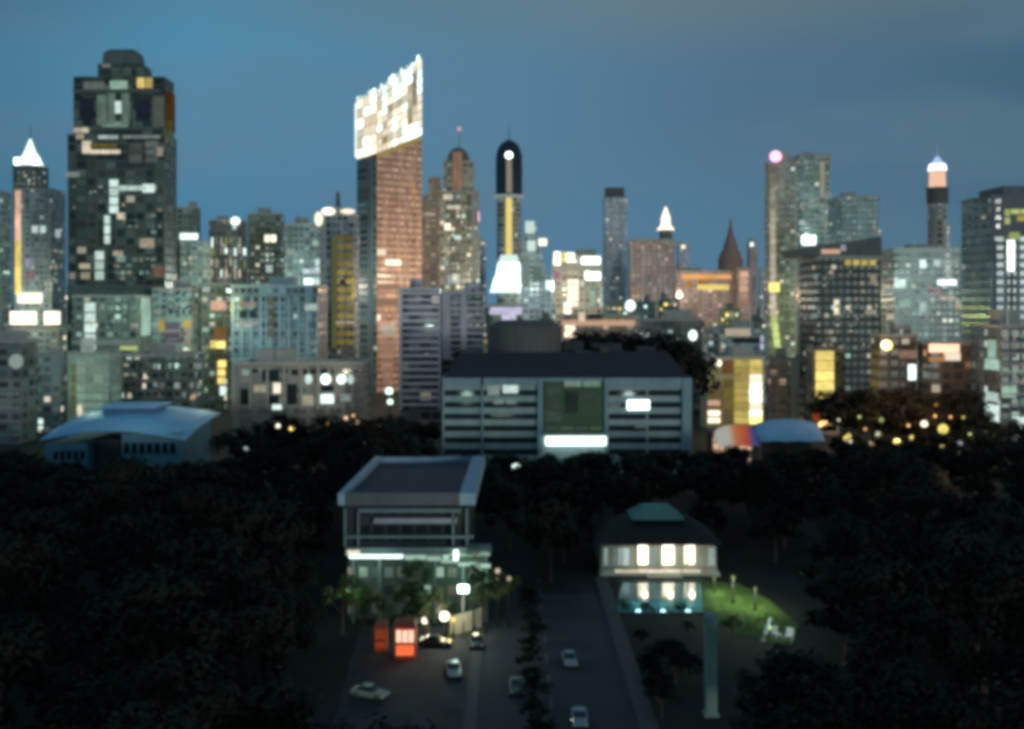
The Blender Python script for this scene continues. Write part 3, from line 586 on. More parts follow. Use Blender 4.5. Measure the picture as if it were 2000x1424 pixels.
for x0, x1, y0, y1, c, s_ in ((1796, 1808, 506, 524, 'cw', 1.0), (1824, 1836, 506, 520, 'cw', .7), (1836, 1874, 508, 514, 'cw', .35), (1746, 1768, 546, 562, 'cw', .9), (1786, 1798, 552, 560, 'gn', .3), (1756, 1778, 586, 600, 'gn', .5), (1796, 1808, 590, 610, 'cw', .45),
    (1846, 1856, 490, 545, 'cw', .5), (1830, 1868, 546, 558, 'cw', 2.4), (1812, 1838, 564, 574, 'pk', .3), (1834, 1866, 578, 586, 'ww', .45), (1728, 1750, 564, 574, 'cw', .3), (1732, 1760, 614, 624, 'ww', .45), (1866, 1876, 588, 604, 'ww', .4)):
    b.win(x0, x1, y0, y1, lit(c, s_), .5)
b.grid(1722, 1872, 525, 640, 14, 9, DIM+[GLASS], .5, .5, .45, seed=31); b.end()
b = Building('dark_capped_block', 'massive grey block with a dark roof storey and a yellow window, at right edge', 1878, 2090, 380, 450, facade('facade_teal_grey', (.24, .32, .34), glass=(.16, .22, .24), p=.02, s=.3, bw=5), depth=30, roofkit=False)
b.tier(1912, 2090, 362, 380.2, (2, 26), 1); b.relief(1880, 2090, 380, 458, .6, 1); b.trim = plain('cap_trim', (.13, .15, .17))
for x0, x1, y0, y1, c, s_ in ((1960, 1972, 408, 440, 'lime', .6), (1972, 2030, 408, 420, 'lime', .65), (1984, 2030, 420, 434, 'yl', .35), (1970, 1990, 454, 468, 'lime', .35)): b.win(x0, x1, y0, y1, lit(c, s_), .9)
b.win(1966, 1980, 470, 530, GLASS, .5); b.ribs(1880, 2040, 470, 640, 6, 4, .5)
b.grid(1885, 1955, 385, 450, 5, 4, DIM, .5, dark=GLASS, seed=2).end()
for o in b.root.children:
    if o.name.startswith('window') and o.location.y > -.2: o.location.y -= .6
b = Building('green_windowed_block', 'navy low rise with a bright stack of green white windows, at right edge', 1898, 2100, 634, 330, facade('facade_navy', (.1, .14, .18), p=.2, s=.5, lc=('gn', 'cw'), bw=3, dim=.03))
for x0, x1, y0, y1, s_ in ((1930, 1946, 664, 700, .6), (1924, 1952, 702, 722, .55), (1926, 1950, 766, 784, .7), (1924, 1952, 790, 822, .75), (1952, 2000, 722, 730, .35), (1956, 1984, 754, 776, .45), (1904, 1920, 640, 660, .1), (1986, 2010, 815, 835, .8), (1974, 2010, 560, 570, .0)):
    if s_: b.win(x0, x1, y0, y1, lit('gn' if s_ < .7 else 'cw', s_), .4)
b.slabs(1900, 2060, 650, 830, 10, 3, .5); b.grid(1955, 2060, 650, 810, 6, 9, DIM+GN[:1], .4, dark=GLASS, seed=12, fy=.55); b.end()
# ----- low buildings in the middle right
b = Building('low_block', 'dark block with a cold lamp, between the trees and yellow lit building', 1240, 1370, 622, 470, fDark)
b.win(1344, 1362, 645, 665, lit('cw', 1.8), .6, 'floodlight'); b.win(1246, 1268, 650, 662, lit('cw', .35)); b.grid(1250, 1340, 668, 700, 8, 2, DIM, .4, dark=GLASS, seed=3); b.relief(1300, 1340, 684, 690, .8); b.end()
b = Building('low_block', 'blue grey block with a cream awning, left of the pale beacon tower', 1368, 1500, 640, 500, fBlue)
b.part('awning', 1416, 1464, 642, 656, lit('ww', .4), 2.0); b.win(1484, 1492, 655, 684, lit('lv', .7), .4); b.part('ledge', 1420, 1484, 676, 684, lit('bl', .1), 1); b.win(1430, 1486, 660, 670, GLASS); b.grid(1372, 1415, 650, 690, 4, 3, DIM+CW[:1], .4, dark=GLASS); b.end()
b = Building('yellow_lit_block', 'yellow floodlit building with a blazing column of windows on its right', 1368, 1492, 700, 400, plain('olive_wall', (.3, .28, .2)))
for j in range(9):
    y = 703+14*j
    b.win(1434, 1462, y, y+12.5, lit('yl', (.42, .4, .3, .36, .4, .42, .4, .5, .6)[j], .15), .3); 
    b.win(1464, 1488, y, y+12.5, lit('yl' if j in (0, 1, 8) else 'ww', (.8, .5, 1.2, 1.6, 2.2, 2.2, 1.2, 2.4, 2.2)[j], .15), .4)
b.win(1412, 1434, 740, 800, lit('yl', .12), .3); b.win(1394, 1410, 702, 716, lit('ww', 2.2), .6, 'floodlight'); b.win(1410, 1432, 704, 730, lit('og', .16), .3)
for y in (782, 802, 816): b.win(1374, 1406, y, y+10, lit('ww' if y > 790 else 'br', 1.3 if y > 790 else .6), .4)
b.win(1372, 1410, 860, 868, lit('ww', .5), .4); b.relief(1368, 1492, 696, 702, .8); b.end()
b = Building('low_block', 'mauve grey block between the two yellow lit ones', 1496, 1570, 700, 420, facade('facade_mauve', (.34, .3, .32), p=.12, s=.3, lc=('ww', 'br'), bw=3.4, dim=.04))
b.slabs(1498, 1540, 712, 815, 7, 3.5, .8); b.relief(1543, 1560, 700, 820, 1.0); b.end()
b = Building('yellow_column_building', 'dark block whose tall narrow front glows solid yellow', 1574, 1650, 682, 390, fDark, roofkit=False)
for j in range(5): b.win(1593, 1628, 686+19.5*j, 704+19.5*j, lit('yl', (.8, .9, 1.0, 1.05, .9)[j], .1), .5)
b.win(1596, 1624, 822, 840, lit('og', 2.4), 1, 'entrance_light'); b.win(1584, 1600, 800, 822, lit('rd', .3), 1, 'sign'); b.end()
b = Building('dark_block', 'dark brown block with a warm white lamp at its upper left', 1700, 1790, 652, 360, facade('facade_brown_dark', (.1, .085, .08), p=.06, s=.3, lc=('ww', 'og'), bw=3.5, dim=.01))
b.win(1708, 1742, 664, 684, lit('yl', 2.4), .8, 'floodlight'); b.win(1716, 1734, 666, 682, lit('ww', 4), 1.0, 'floodlight'); b.win(1774, 1788, 712, 742, lit('cw', 1.6), .5); b.win(1756, 1790, 684, 700, lit('br', .3)); b.end()
b = Building('dark_block', 'dark brown block with a peach lit roof sign and scattered yellow windows', 1792, 1896, 668, 350, facade('facade_brown_dark', (.1, .085, .08)), roofkit=False)
b.part('roof_sign', 1806, 1872, 672, 688, lit('br', 1.3), .8); b.part('roof_sign', 1846, 1874, 689, 704, lit('ww', 1.2), .8); b.part('roof_sign', 1800, 1844, 697, 706, lit('og', .4), .8)
b.win(1820, 1836, 752, 766, lit('ww', .4)); b.end()
# ----- the hall with the blue roof
D = 285; k = D/F; root = empty('sports_hall', (X(250, D), D, 0), 'wide hall under a pale blue curved metal roof with a raised centre', 'hall'); rx = root.location.x
blue = plain('blue_roof_sheet', (.26, .56, .78), .5, .1, .12, .15); teal = plain('teal_wall', (.14, .3, .36), .7)
def GX(px, d=D): return X(px, d)-rx
mb = MB(); mb.box(GX(85), GX(168), 1, 30, 0, Z(868, D)); mb.box(GX(168), GX(235), 5, 30, 0, Z(862, D), 1); mb.box(GX(235), GX(350), 1, 30, 0, Z(848, D)); mb.build('wall', [teal, ROOFD], root)
def sheet(name, xa, xb, rows, m, th=.5, n=14):
    """curved roof: rows of (distance back, pixel-height at that distance) and a soft arch across"""
    mb = MB(); nr = len(rows)
    for lay in (0, -th):
        for (dy, za, arch) in rows:
            for i in range(n+1):
                t = i/n; mb.v.append((xa+(xb-xa)*t, dy, za+arch*math.sin(math.pi*t)+lay))
    for lay in (0, 1):
        o_ = lay*nr*(n+1)
        for r in range(nr-1):
            for i in range(n):
                q = (o_+r*(n+1)+i, o_+r*(n+1)+i+1, o_+(r+1)*(n+1)+i+1, o_+(r+1)*(n+1)+i); mb.f.append(q if not lay else q[::-1]); mb.m.append(0)
    h = nr*(n+1)
    for i in range(n):
        mb.f.append((i+1, i, h+i, h+i+1)); mb.m.append(0)
        a = (nr-1)*(n+1)+i; mb.f.append((a, a+1, h+a+1, h+a)); mb.m.append(0)
    for r in range(nr-1):
        for i in (0, n):
            a = r*(n+1)+i; b_ = (r+1)*(n+1)+i; q = (a, b_, h+b_, h+a); mb.f.append(q if i == 0 else q[::-1]); mb.m.append(0)
    return mb.build(name, m, root, smooth=True)
sheet('roof', GX(78), GX(362), [(0, 10.6, 2.4), (12, 12.6, 2.6), (24, 13.6, 2.3), (35, 13.9, 2.0)], blue)
MB().box(GX(150), GX(255), 18, 30, 13.5, 16.9).build('clerestory', plain('clerestory_blue', (.08, .16, .3), .5), root)
mb = MB(); mb.box(GX(140), GX(262), 16.5, 31.5, 16.902, 17.3); mb.build('roof_panel', blue, root)
for i in range(5): MB().box(GX(102+13*i), GX(110+13*i), .82, .99, 5.5, 7.5).build('window', GLASS, root)
for i in range(7): MB().box(GX(240+15*i), GX(250+15*i), .82, .99, 7, 9.6).build('window', GLASS, root)
# ----- central office
D = 300; b = Building('central_office', 'wide teal office block with striped storeys and a green lit atrium', 864, 1350, 738, D, plain('teal_spandrel', (.27, .35, .36), .6), depth=30, roofkit=False, trim=plain('teal_pier', (.2, .29, .34)))
for j in range(6):
    y = 762+23*j
    for x0, x1 in ((868, 940), (944, 1050), (1188, 1262), (1266, 1330)):
        b.win(x0, x1, y, y+11, GLASS, .1, 'window_band')
for x0, x1, y0, y1, s_ in ((952, 976, 752, 772, .3), (982, 1012, 752, 768, .7), (962, 1010, 780, 792, .22), (1225, 1268, 782, 800, 3.0), (1190, 1212, 786, 796, .1), (960, 1000, 806, 814, .12), (1240, 1262, 828, 836, .1)): b.win(x0, x1, y0, y1, lit('cw', s_), .3)
b.relief(1332, 1350, 738, 880, 1.2); b.relief(940, 944, 738, 880, .8); b.relief(1180, 1188, 738, 880, 1.2); b.relief(1050, 1060, 738, 880, 1.2); b.relief(864, 1050, 738, 752, .8); b.relief(1188, 1332, 738, 756, .8)
at = plain('atrium_wall', (.06, .11, .06))
b.part('atrium', 1060.3, 1179.6, 745, 850, at, .4)
for x0, x1, y0, y1, c, s_ in ((1100, 1174, 742, 758, 'gn', .28), (1064, 1098, 752, 826, 'gn', .07), (1130, 1172, 768, 786, 'gn', .06), (1064, 1178, 832, 842, 'gn', .08), (1104, 1128, 764, 806, 'gn', .025)): b.win(x0, x1, y0, y1, lit(c, s_), .6)
b.part('canopy_light', 1066, 1182, 850, 868, lit('cw', 2.6, .1), 2.5); b.part('canopy', 1060, 1186, 845, 849.5, PALE, 3.5)
b.end()
rf = MB(); xa, xb = b.lx(866), b.lx(1346)
rf.prism([(xa, 1), (xb, 1), (xb, 29), (xa, 29)], b.H+.02, Z(700, D)+1, 0, (.88, .25)); rf.build('hipped_roof', plain('dark_slate_roof', (.035, .035, .045), .85), b.root)
for x0, x1, y0, y1, nm in ((1128, 1160, 690, 704, 'plant_room'), (1180, 1196, 684, 704, 'roof_vent'), (1216, 1262, 694, 706, 'plant_room'), (912, 932, 694, 708, 'roof_vent')):
    MB().box(b.lx(x0), b.lx(x1), 12, 18, b.H+.5, b.z(y0)).build(nm, ROOFD, b.root)
for x0, x1, y0, d0, d1, nm in ((880, 940, 690, 20, 27, 'stair_block'), (1108, 1150, 672, 21, 27, 'stair_block'), (1262, 1300, 684, 20, 26, 'stair_block'), (1168, 1230, 678, 22, 28, 'lift_block')):
    MB().box(b.lx(x0), b.lx(x1), d0, d1, b.H+.5, b.z(y0)).build(nm, plain('roof_block_grey', (.05, .05, .055), .9), b.root)
dr = MB(); dr.cyl(b.lx(1026), 24, 79*D/F, b.H-1, Z(640, D), 36); dr.cyl(b.lx(1026), 24, 79*D/F, Z(640, D), Z(628, D), 36, 0, 50*D/F)
dr.build('roof_drum', plain('drum_brown', (.12, .115, .11), .8), b.root)
# ----- orange lights behind left trees, low lit kiosks
def lamp_ball(px, py, D, r, c, s, label, group, post=True, energy=0, lightcol=None):
    if D > 200: r *= .62; s = round(s*1.7, 2)
    else: r *= .75
    z = Z(py, D); root = empty('street_lamp', (X(px, D), D, 0), label, 'street lamp', group)
    m = MB(); m.cyl(0, 0, .16, 0, max(.5, z-r*.8), 8, r1=.08); m.cyl(0, 0, .3, 0, .4, 8); m.build('post', BLACK, root)
    MB().cyl(0, 0, r*.6, z-r*1.0, z-r*.7, 10).build('collar', BLACK, root)
    ball('globe', (0, 0, z), r, lit(c, s, .2), root)
    if energy:
        l = bpy.data.lights.new('lamp_or_fill', 'POINT'); l.energy = energy; l.color = lightcol or LC[c]; l.shadow_soft_size = .4
        o = bpy.data.objects.new('lamp_or_fill', l); COL.objects.link(o); o.location = (X(px, D), D-1.2, z-r-.2)
    return root
for i, (px, py, D, r, c, s) in enumerate([(543, 832, 300, 1.0, 'ww', 1.0), (570, 838, 300, 1.2, 'yl', 1.4), (612, 846, 320, .8, 'og', .8), (640, 828, 330, .8, 'og', .7), (668, 842, 320, 1.1, 'og', 1.1), (702, 838, 330, .9, 'og', .9), (735, 826, 330, .9, 'og', .6),
      (600, 862, 300, .9, 'ww', .8), (655, 870, 300, 1.0, 'ww', .7), (712, 868, 300, .7, 'ww', .7), (760, 764, 345, 1.9, 'gn', 1.5), (762, 785, 342, 1.5, 'gn', 1.1), (480, 878, 260, 1.0, 'cw', .3), (690, 812, 345, .8, 'og', .7)]):
    lamp_ball(px, py, D, r, c, s, 'small glowing street lamp among the dark trees below the beige block', 'street lamps below the beige block', energy=120 if c == 'og' else 0)
for i, (px, py, D, r, c, s) in enumerate([(1752, 864, 300, 1.5, 'yl', 2.0), (1805, 828, 320, 1.6, 'ww', 1.0), (1842, 838, 320, 2.3, 'yl', .7), (1838, 866, 300, 1.7, 'yl', .8), (1715, 848, 310, 1.2, 'ww', .4), (1780, 855, 300, .9, 'yl', .5), (1660, 862, 300, 1.0, 'ww', .4), (1705, 900, 280, 1.7, 'gn', .25), (1875, 866, 300, 1.0, 'lv', .3), (1690, 838, 320, .8, 'og', .5), (1828, 790, 330, .9, 'og', .35), (1690, 885, 280, 1.0, 'gn', .4), (1872, 885, 285, .9, 'lime', .2),(1765, 895, 285, .8, 'lime', .25)]):
    lamp_ball(px, py, D, r, c, s, 'small yellowish street lamp among trees below the two dark brown blocks', 'street lamps below the dark brown blocks', energy=150 if c == 'yl' else 0)
rl_ = random.Random(77)
for i in range(26):
    px, py = rl_.uniform(1636, 1895), rl_.uniform(812, 905); 
    lamp_ball(px, py, rl_.uniform(285, 325), rl_.uniform(.6, 1.3), rl_.choice(('yl', 'og', 'yl', 'ww', 'lime')), round(rl_.choice((.25, .5, .9)), 2), 'small yellowish street lamp among trees below the two dark brown blocks', 'street lamps below the dark brown blocks', energy=60 if i % 3 == 0 else 0)
for i in range(18):
    px, py = rl_.uniform(540, 770), rl_.uniform(812, 880)
    lamp_ball(px, py, rl_.uniform(300, 335), rl_.uniform(.5, 1.0), rl_.choice(('og', 'yl', 'br', 'ww')), round(rl_.choice((.25, .45, .7)), 2), 'small glowing street lamp among the dark trees below the beige block', 'street lamps below the beige block', energy=60 if i % 3 == 0 else 0)
# ----- marquees
def marquee(name, label, px0, px1, ye, yr, D, m, wallm, dep=12):
    cx = X((px0+px1)/2, D); root = empty(name, (cx, D, 0), label, 'tent'); a, b_ = X(px0, D)-cx, X(px1, D)-cx
    ze, zr = Z(ye, D), Z(yr, D); mb = MB(); n = 10
    rows = [(0, ze), (dep*.5, zr), (dep, ze)]
    for dy, zz in rows:
        for i in range(n+1):
            t = i/n; mb.v.append((a+(b_-a)*t, dy, zz*1.0+(.3*math.sin(math.pi*t) if dy == dep*.5 else 0)-(1.1*abs(2*t-1)**3 if dy == dep*.5 else .12*math.sin(6*math.pi*t))))
    for r in range(2):
        for i in range(n): mb.f.append((r*(n+1)+i, r*(n+1)+i+1, (r+1)*(n+1)+i+1, (r+1)*(n+1)+i)); mb.m.append(0)
    mb.build('canopy', m, root, smooth=True)
    for x in (a+.3, b_-.3):
        for y in (.3, dep-.3): MB().cyl(x, y, .12, 0, ze-.1, 8).build('leg', STEEL, root)
    MB().box(a+.2, b_-.2, dep-.5, dep-.4, 0, ze-.3).build('back_wall', wallm, root)
    return root
marquee('marquee', 'pale blue tent roof beside the yellow lit building', 1484, 1612, 862, 826, 300, plain('blue_canvas', (.36, .62, .85), .7, 0, .15), DARK, 14)
stripe, nt = newmat('lit_striped_canvas')
tc = N(nt, 'ShaderNodeTexCoord'); sp = N(nt, 'ShaderNodeSeparateXYZ'); L(nt, tc.outputs['Object'], sp.inputs[0])
cr_ = N(nt, 'ShaderNodeValToRGB'); L(nt, M(nt, 'MULTIPLY_ADD', sp.outputs[0], .085, .5), cr_.inputs[0]); e = cr_.color_ramp; e.interpolation = 'LINEAR'
e.elements[0].position = 0; e.elements[0].color = (.9, .8, .7, 1); e.elements[1].position = .98; e.elements[1].color = (.02, .1, .5, 1)
for p_, c_ in ((.3, (.9, .8, .6)), (.45, (1, .3, .1)), (.7, (.9, .12, .05)), (.85, (.1, .1, .3))):
    q = e.elements.new(p_); q.color = (*c_, 1)
pb = N(nt, 'ShaderNodeBsdfPrincipled'); L(nt, cr_.outputs[0], pb.inputs['Base Color']); L(nt, cr_.outputs[0], pb.inputs['Emission Color']); pb.inputs['Emission Strength'].default_value = .3
o = N(nt, 'ShaderNodeOutputMaterial'); L(nt, pb.outputs[0], o.inputs[0])
marquee('marquee', 'white, orange and blue tent glowing from inside, left of the blue tent', 1404, 1484, 872, 836, 296, stripe, lit('br', .8), 10)
b = Building('low_shed', 'long dark shed behind the two tents', 1380, 1640, 842, 325, DARK, roofkit=False, depth=10); b.win(1408, 1430, 848, 862, lit('ww', 1.6), .4); b.end()
# ----- distant filler skyline, each its own block
rr = random.Random(12)
zones = [(345, 420, 470, 560), (400, 640, 470, 560), (935, 1080, 470, 580), (1070, 1190, 505, 590), (1210, 1330, 515, 600), (1318, 1500, 468, 600), (1535, 1640, 480, 560), (1700, 1885, 440, 560), (60, 140, 500, 600)]
zn = {0: 'behind the strip lit block', 1: 'behind the dark tower cluster', 2: 'around the capsule tower', 3: 'behind the white lit hotel', 4: 'behind the brown block', 5: 'around the temple spire', 6: 'behind the right hand towers', 7: 'around the lantern tower', 8: 'behind the orange strip tower'}
for zi, (xa, xb, ya, yb) in enumerate(zones):
    nx = max(2, int((xb-xa)/22))
    for i in range(nx):
        D = rr.uniform(1000, 2300); cx = xa+(xb-xa)*(i+rr.random())/nx; w = rr.uniform(12, 26); yt = ya+(yb-ya)*(rr.random()**.7)
        if rr.random() < .25: yt = ya+rr.random()*8
        b = Building('distant_block', 'haze tinted distant block with tiny lights, low on the skyline '+zn[zi], cx-w/2, cx+w/2, yt, D, rr.choice((fHazeTint, fHazeTint, fBrownD)), depth=25, group='distant blocks '+zn[zi], roofkit=False)
        b.tier(cx-w/4, cx+w/6, yt-rr.uniform(3, 8), yt+.5, (4, 14))
        if rr.random() < .55:
            q = rr.uniform(-.3, .1)*w; b.win(cx+q, cx+q+rr.uniform(4, 9), yt+3, yt+rr.uniform(7, 11), lit(rr.choice(('cw', 'ww', 'ww', 'og')), rr.choice((.7, 1.4, 2.6))), 1)
        b.end()
# a second row of nearer low blocks so streets between the towers read as built up
near = [(935, 1100, 612, 660, 700), (1180, 1330, 575, 600, 760), (1300, 1500, 596, 640, 680), (1700, 1900, 560, 600, 700), (330, 470, 560, 600, 640)]
for xa, xb, ya, yb, D0 in near:
    nx = int((xb-xa)/42)
    for i in range(nx):
        D = D0+rr.uniform(-40, 60); cx = xa+(xb-xa)*(i+.5)/nx; w = rr.uniform(36, 52)
        b = Building('low_city_block', 'low city block with scattered small windows between the towers', cx-w/2, cx+w/2, rr.uniform(ya, yb), D, rr.choice((fGrey, fGreen, fBeige, fBlue)), group='low city blocks between the towers')
        b.grid(cx-w/2+3, cx+w/2-3, b_y := (HY-(b.H-CH)*F/D)+6, b_y+30, 4, 3, MIXL+GN+YL, .5, seed=i); b.end()

# ---------------------------------------------------------------- near buildings
# three-storey building with a sunk flat roof, left of the road
D = 160; k = D/F; root = empty('terrace_building', (X(785, D), D, 0), 'building with a dark flat roof inside a pale parapet and a bright lit terrace', 'building'); rx = root.location.x
def T(px, d=D): return X(px, d)-rx
pp = plain('parapet_paint', (.26, .36, .46), .6); pp_shade = plain('parapet_paint_shade', (.10, .12, .13), .7); dw = plain('dark_wall', (.05, .055, .06)); wl = plain('cool_wall', (.16, .2, .22))  # parapet front gets a darker copy, its shade put into the colour
zt = Z(966, D); DR = 38.0
xL0, xR0 = T(668), T(902); xL1, xR1 = T(664)+.9, X(926, D+DR)-rx   # rear is a little wider to the right
MB().prism([(xL0, 0), (xR0, 0), (xR1, DR), (xL1, DR)], zt-2.0, zt-.8).build('roof', plain('roof_felt', (.05, .052, .065), .8), root)
mb = MB(); t = .45
mb.prism([(xL0-.5, -.5), (xL0+t, -.5), (xL1+t, DR), (xL1-.5, DR)], zt-1.4, zt+.25); mb.prism([(xR0-.3, -.5), (xR0+1.9, -.5), (xR1+1.9, DR), (xR1-.3, DR)], zt-1.4, zt+.25)
mb.box(xL0+t+.004, xR0-.304, -.5, .5, zt-1.4, zt+.25, 1); mb.box(xL1+t+.004, xR1-.304, DR-.6, DR, zt-2.0, zt+.1)
mb.build('parapet', [pp, pp_shade], root)
mb = MB(); mb.box(T(672), T(912), 1.2, DR-2, Z(1085, D)+.01, zt-2.005); mb.box(T(676), T(912), 2.0, DR-2, 0, Z(1085, D)); mb.build('wall', dw, root)
MB().box(T(730), T(892), -.2, 1.1, Z(1022, D), Z(1012, D)).build('sun_shade', plain('mauve_beam', (.3, .3, .36)), root)
MB().box(T(676), T(960), -.6, 1.15, Z(1078, D), Z(1068, D)).build('balcony', wl, root)
for i in range(7):
    x = 700+28*i; MB().box(T(x), T(x+21), .95, 1.18, Z(1060, D), Z(1030, D)).build('window', GLASS, root)
    MB().box(T(x), T(x+21), .95, 1.18, Z(1008, D), Z(985, D)).build('window', GLASS, root)
for x in (674, 700, 885, 912): MB().box(T(x-2), T(x+2), -.2, .25, Z(1068, D)+.004, zt-2.01).build('column', wl, root)
MB().box(T(684), T(788), -.95, -.65, Z(1088, D), Z(1081, D)).build('light_strip', lit('cw', 1.9, .1), root)
MB().box(T(680), T(704), -.95, -.65, Z(1079, D), Z(1073, D)).build('light_strip', lit('ww', .8, .1), root)
for x0, x1, y0, s_ in ((836, 862, 1085, .6), (866, 878, 1082, .8), (886, 896, 1072, 1.8), (896, 930, 1096, .9), (798, 834, 1084, .25), (938, 956, 1076, .35), (912, 936, 1074, .15), (792, 834, 1083, .7), (930, 958, 1099, .8), (862, 896, 1090, .6)): MB().box(T(x0), T(x1), -1.0, -.7, Z(y0+(20 if s_ > 1 else 7), D), Z(y0, D)).build('lamp', lit('gn' if s_ < 1 else 'cw', s_, .1), root)
for x in (690, 742, 800, 850, 905, 950): MB().cyl(T(x), -.3, .22, 0, Z(1078, D)-.004, 12).build('column', wl, root)
MB().box(T(676), T(925), -.35, 1.16, Z(1050, D), Z(1046, D)).build('railing', wl, root)
MB().box(T(700), T(900), -.5, 1.1, Z(1000, D), Z(993, D)).build('sun_shade', wl, root)
MB().box(T(676), T(950), 1.5, 1.9, 0, Z(1085, D)).build('glazed_front', facade('shop_glazing', (.12, .15, .14), glass=(.03, .05, .05), p=.25, s=.25, lc=('gn', 'ww'), bw=1.8, fh=2.6, dim=.05), root)
MB().box(T(676), T(958), -.55, 6, Z(1080, D)-.3, Z(1080, D)-.05).build('soffit', PALE, root)
def point(loc, e, c, size=.4, name='lamp_or_fill', spot=None):
    l = bpy.data.lights.new(name, 'SPOT' if spot else 'POINT'); l.energy = e; l.color = c; l.shadow_soft_size = size
    o = bpy.data.objects.new(name, l); COL.objects.link(o); o.location = loc
    if spot: l.spot_size = spot; l.spot_blend = .6
    return o
point((X(735, D), D-2.4, Z(1098, D)), 120, LC['gn']); point((X(905, D), D-3, Z(1112, D)), 420, (.4, .9, .6)); point((X(690, D), D-5, 6), 220, (.4, .9, .5)); point((X(820, D), D-4, 3), 120, (.6, .9, .4)); point((X(865, 153), 149, 3.5), 380, (1, .85, .55)); point((X(930, 155), 153, 2.5), 110, (1, .85, .55))
# floodlight mast and garden lamps in front of it
def mast(px, py, D, label, energy, c, hs=1.6, s=8):
    z = Z(py, D); r = empty('floodlight_mast', (X(px, D), D, 0), label, 'floodlight'); MB().cyl(0, 0, .14, 0, z-.5, 8, r1=.09).build('post', STEEL, r)
    MB().box(-.75*hs, .75*hs, -.3, .3, z-.5, z+.6*hs).build('housing', BLACK, r); MB().box(-.62*hs, .62*hs, -.36, -.302, z-.4, z+.5*hs).build('lens', lit(c, s, .1), r)
    point((X(px, D), D-1.0, z), energy, LC[c], .5); return r
mast(905, 1150, 152, 'blazing pale green floodlight in front of the terrace building', 700, 'cw', 1.05, 12)
for px, py, r, s, D_, c in ((830, 1212, .65, 1.6, 153, 'ww'), (868, 1204, .9, 3.0, 153, 'ww'), (885, 1210, .5, 1.5, 153, 'yl'), (925, 1118, .5, .6, 156, 'gn'), (972, 1115, .5, .5, 158, 'ww'), (994, 1130, .45, .45, 158, 'ww')):
    lamp_ball(px, py, D_, r, c, s, 'round garden lamp by the low pale wall in front of the terrace building', 'garden lamps in front of the terrace building', energy=60)
w_ = MB(); x0 = X(880, 155); x1 = X(945, 158); w_.prism([(x0, 153.5), (x0+.1, 153), (x1, 157.5), (x1, 158)], 0, 2.6)
tag(w_.build('garden_wall', plain('cream_wall', (.55, .52, .4))), 'short cream garden wall under the floodlight', 'wall')
# kiosks
def kiosk(px, y0, y1, wpx, label, c, s, D):
    r = empty('kiosk', (X(px, D), D, 0), label, 'kiosk'); w = wpx*D/F/2; zb, z1 = Z(y1, D), Z(y0, D)
    z1 = max(3.2, z1-max(0, zb)); MB().box(-w, w, .05, 2.4, 0, z1).build('cabin', plain('red_panel', (.5, .1, .05)), r)
    MB().box(-w*.86, w*.86, -.02, .04, .5, z1*.45).build('counter_front', lit('rd', s*.9, .1), r); MB().box(-w*.86, w*.86, -.02, .04, z1*.5, z1*.86).build('window', lit(c, s, .1), r)
    for q_ in (-.3, .3): MB().box(w*q_-.06, w*q_+.06, -.06, -.022, z1*.5, z1*.86).build('mullion', BLACK, r)
    MB().box(-w, w, -.35, .0, z1*.45, z1*.48).build('shelf', BLACK, r)
    m = MB(); m.prism([(-w*1.2, -.9), (w*1.2, -.9), (w*1.2, 2.6), (-w*1.2, 2.6)], z1+.004, z1+.5, 0, .7); m.build('roof', plain('rust_roof', (.3, .08, .04)), r)
    point((X(px, D), D-1.6, z1*.7), 60*s, LC['rd'], .3); return r
D = 2222*45/(1288-590)
kiosk(791, 1222, 1288, 40, 'kiosk glowing bright orange red, the brighter of the two', 'br', 1.25, D)
kiosk(743, 1240, 1288, 22, 'dim brick red kiosk, the smaller of the two', 'rd', .25, D+3)
# villa right of the road
D = 187; k = D/F; root = empty('villa', (X(1293, D), D, 0), 'villa with a hipped dark roof and three blazing openings above the pool', 'house'); rx = root.location.x
def V(px): return X(px, D)-rx
wh = plain('villa_white', (.5, .52, .47)); tl = plain('roof_tile_dark', (.03, .03, .028), .8, bump=.5)
mb = MB(); mb.box(V(1176), V(1402), 3, 15, 0, Z(1066, D)); mb.build('wall', wh, root)
mb = MB(); mb.prism([(V(1166), 0), (V(1412), 0), (V(1412), 17), (V(1166), 17)], Z(1065, D), Z(1026, D), 0, (.55, .2)); mb.build('roof', tl, root)
mb = MB(); mb.box(V(1252), V(1334), 6, 12, Z(1045, D), Z(1026, D)); mb.build('roof_lantern', dw, root)
mb = MB(); mb.prism([(V(1240), 4.5), (V(1346), 4.5), (V(1346), 13.5), (V(1240), 13.5)], Z(1025.8, D), Z(1004, D), 0, (.5, .2)); mb.build('upper_roof', plain('green_copper', (.16, .3, .27), .6), root)
for x0, x1, s_ in ((1250, 1269, 3.2), (1298, 1321, 3.4), (1342, 1362, 3.0)):
    o = MB().box(V(x0), V(x1), 2.85, 2.995, Z(1110, D), Z(1073, D)).build('door', lit('ww', s_, .1), root)
    MB().box(V(x0)-.25, V(x0)-.003, 2.7, 2.99, 0, Z(1070, D)).build('door_frame', wh, root)
for x0, x1, s_ in ((1178, 1190, .3), (1204, 1218, .35), (1220, 1238, .5), (1274, 1292, .35), (1390, 1402, .3)): MB().box(V(x0), V(x1), 2.88, 2.995, Z(1112, D), Z(1078, D)).build('window', lit('cw', s_), root)
for x0, x1, s_ in ((1200, 1246, .5), (1246, 1330, .95), (1332, 1368, .9), (1370, 1398, .25)): MB().box(V(x0)+.05, V(x1)-.05, -.24, -.203, Z(1118, D), Z(1112, D)).build('step_light', lit('ww', s_, .1), root)
for i in (0, 1, 2, 4, 6, 8): MB().cyl(V(1178+27.6*i), .6, .2, .5, Z(1068, D), 10).build('column', wh, root)
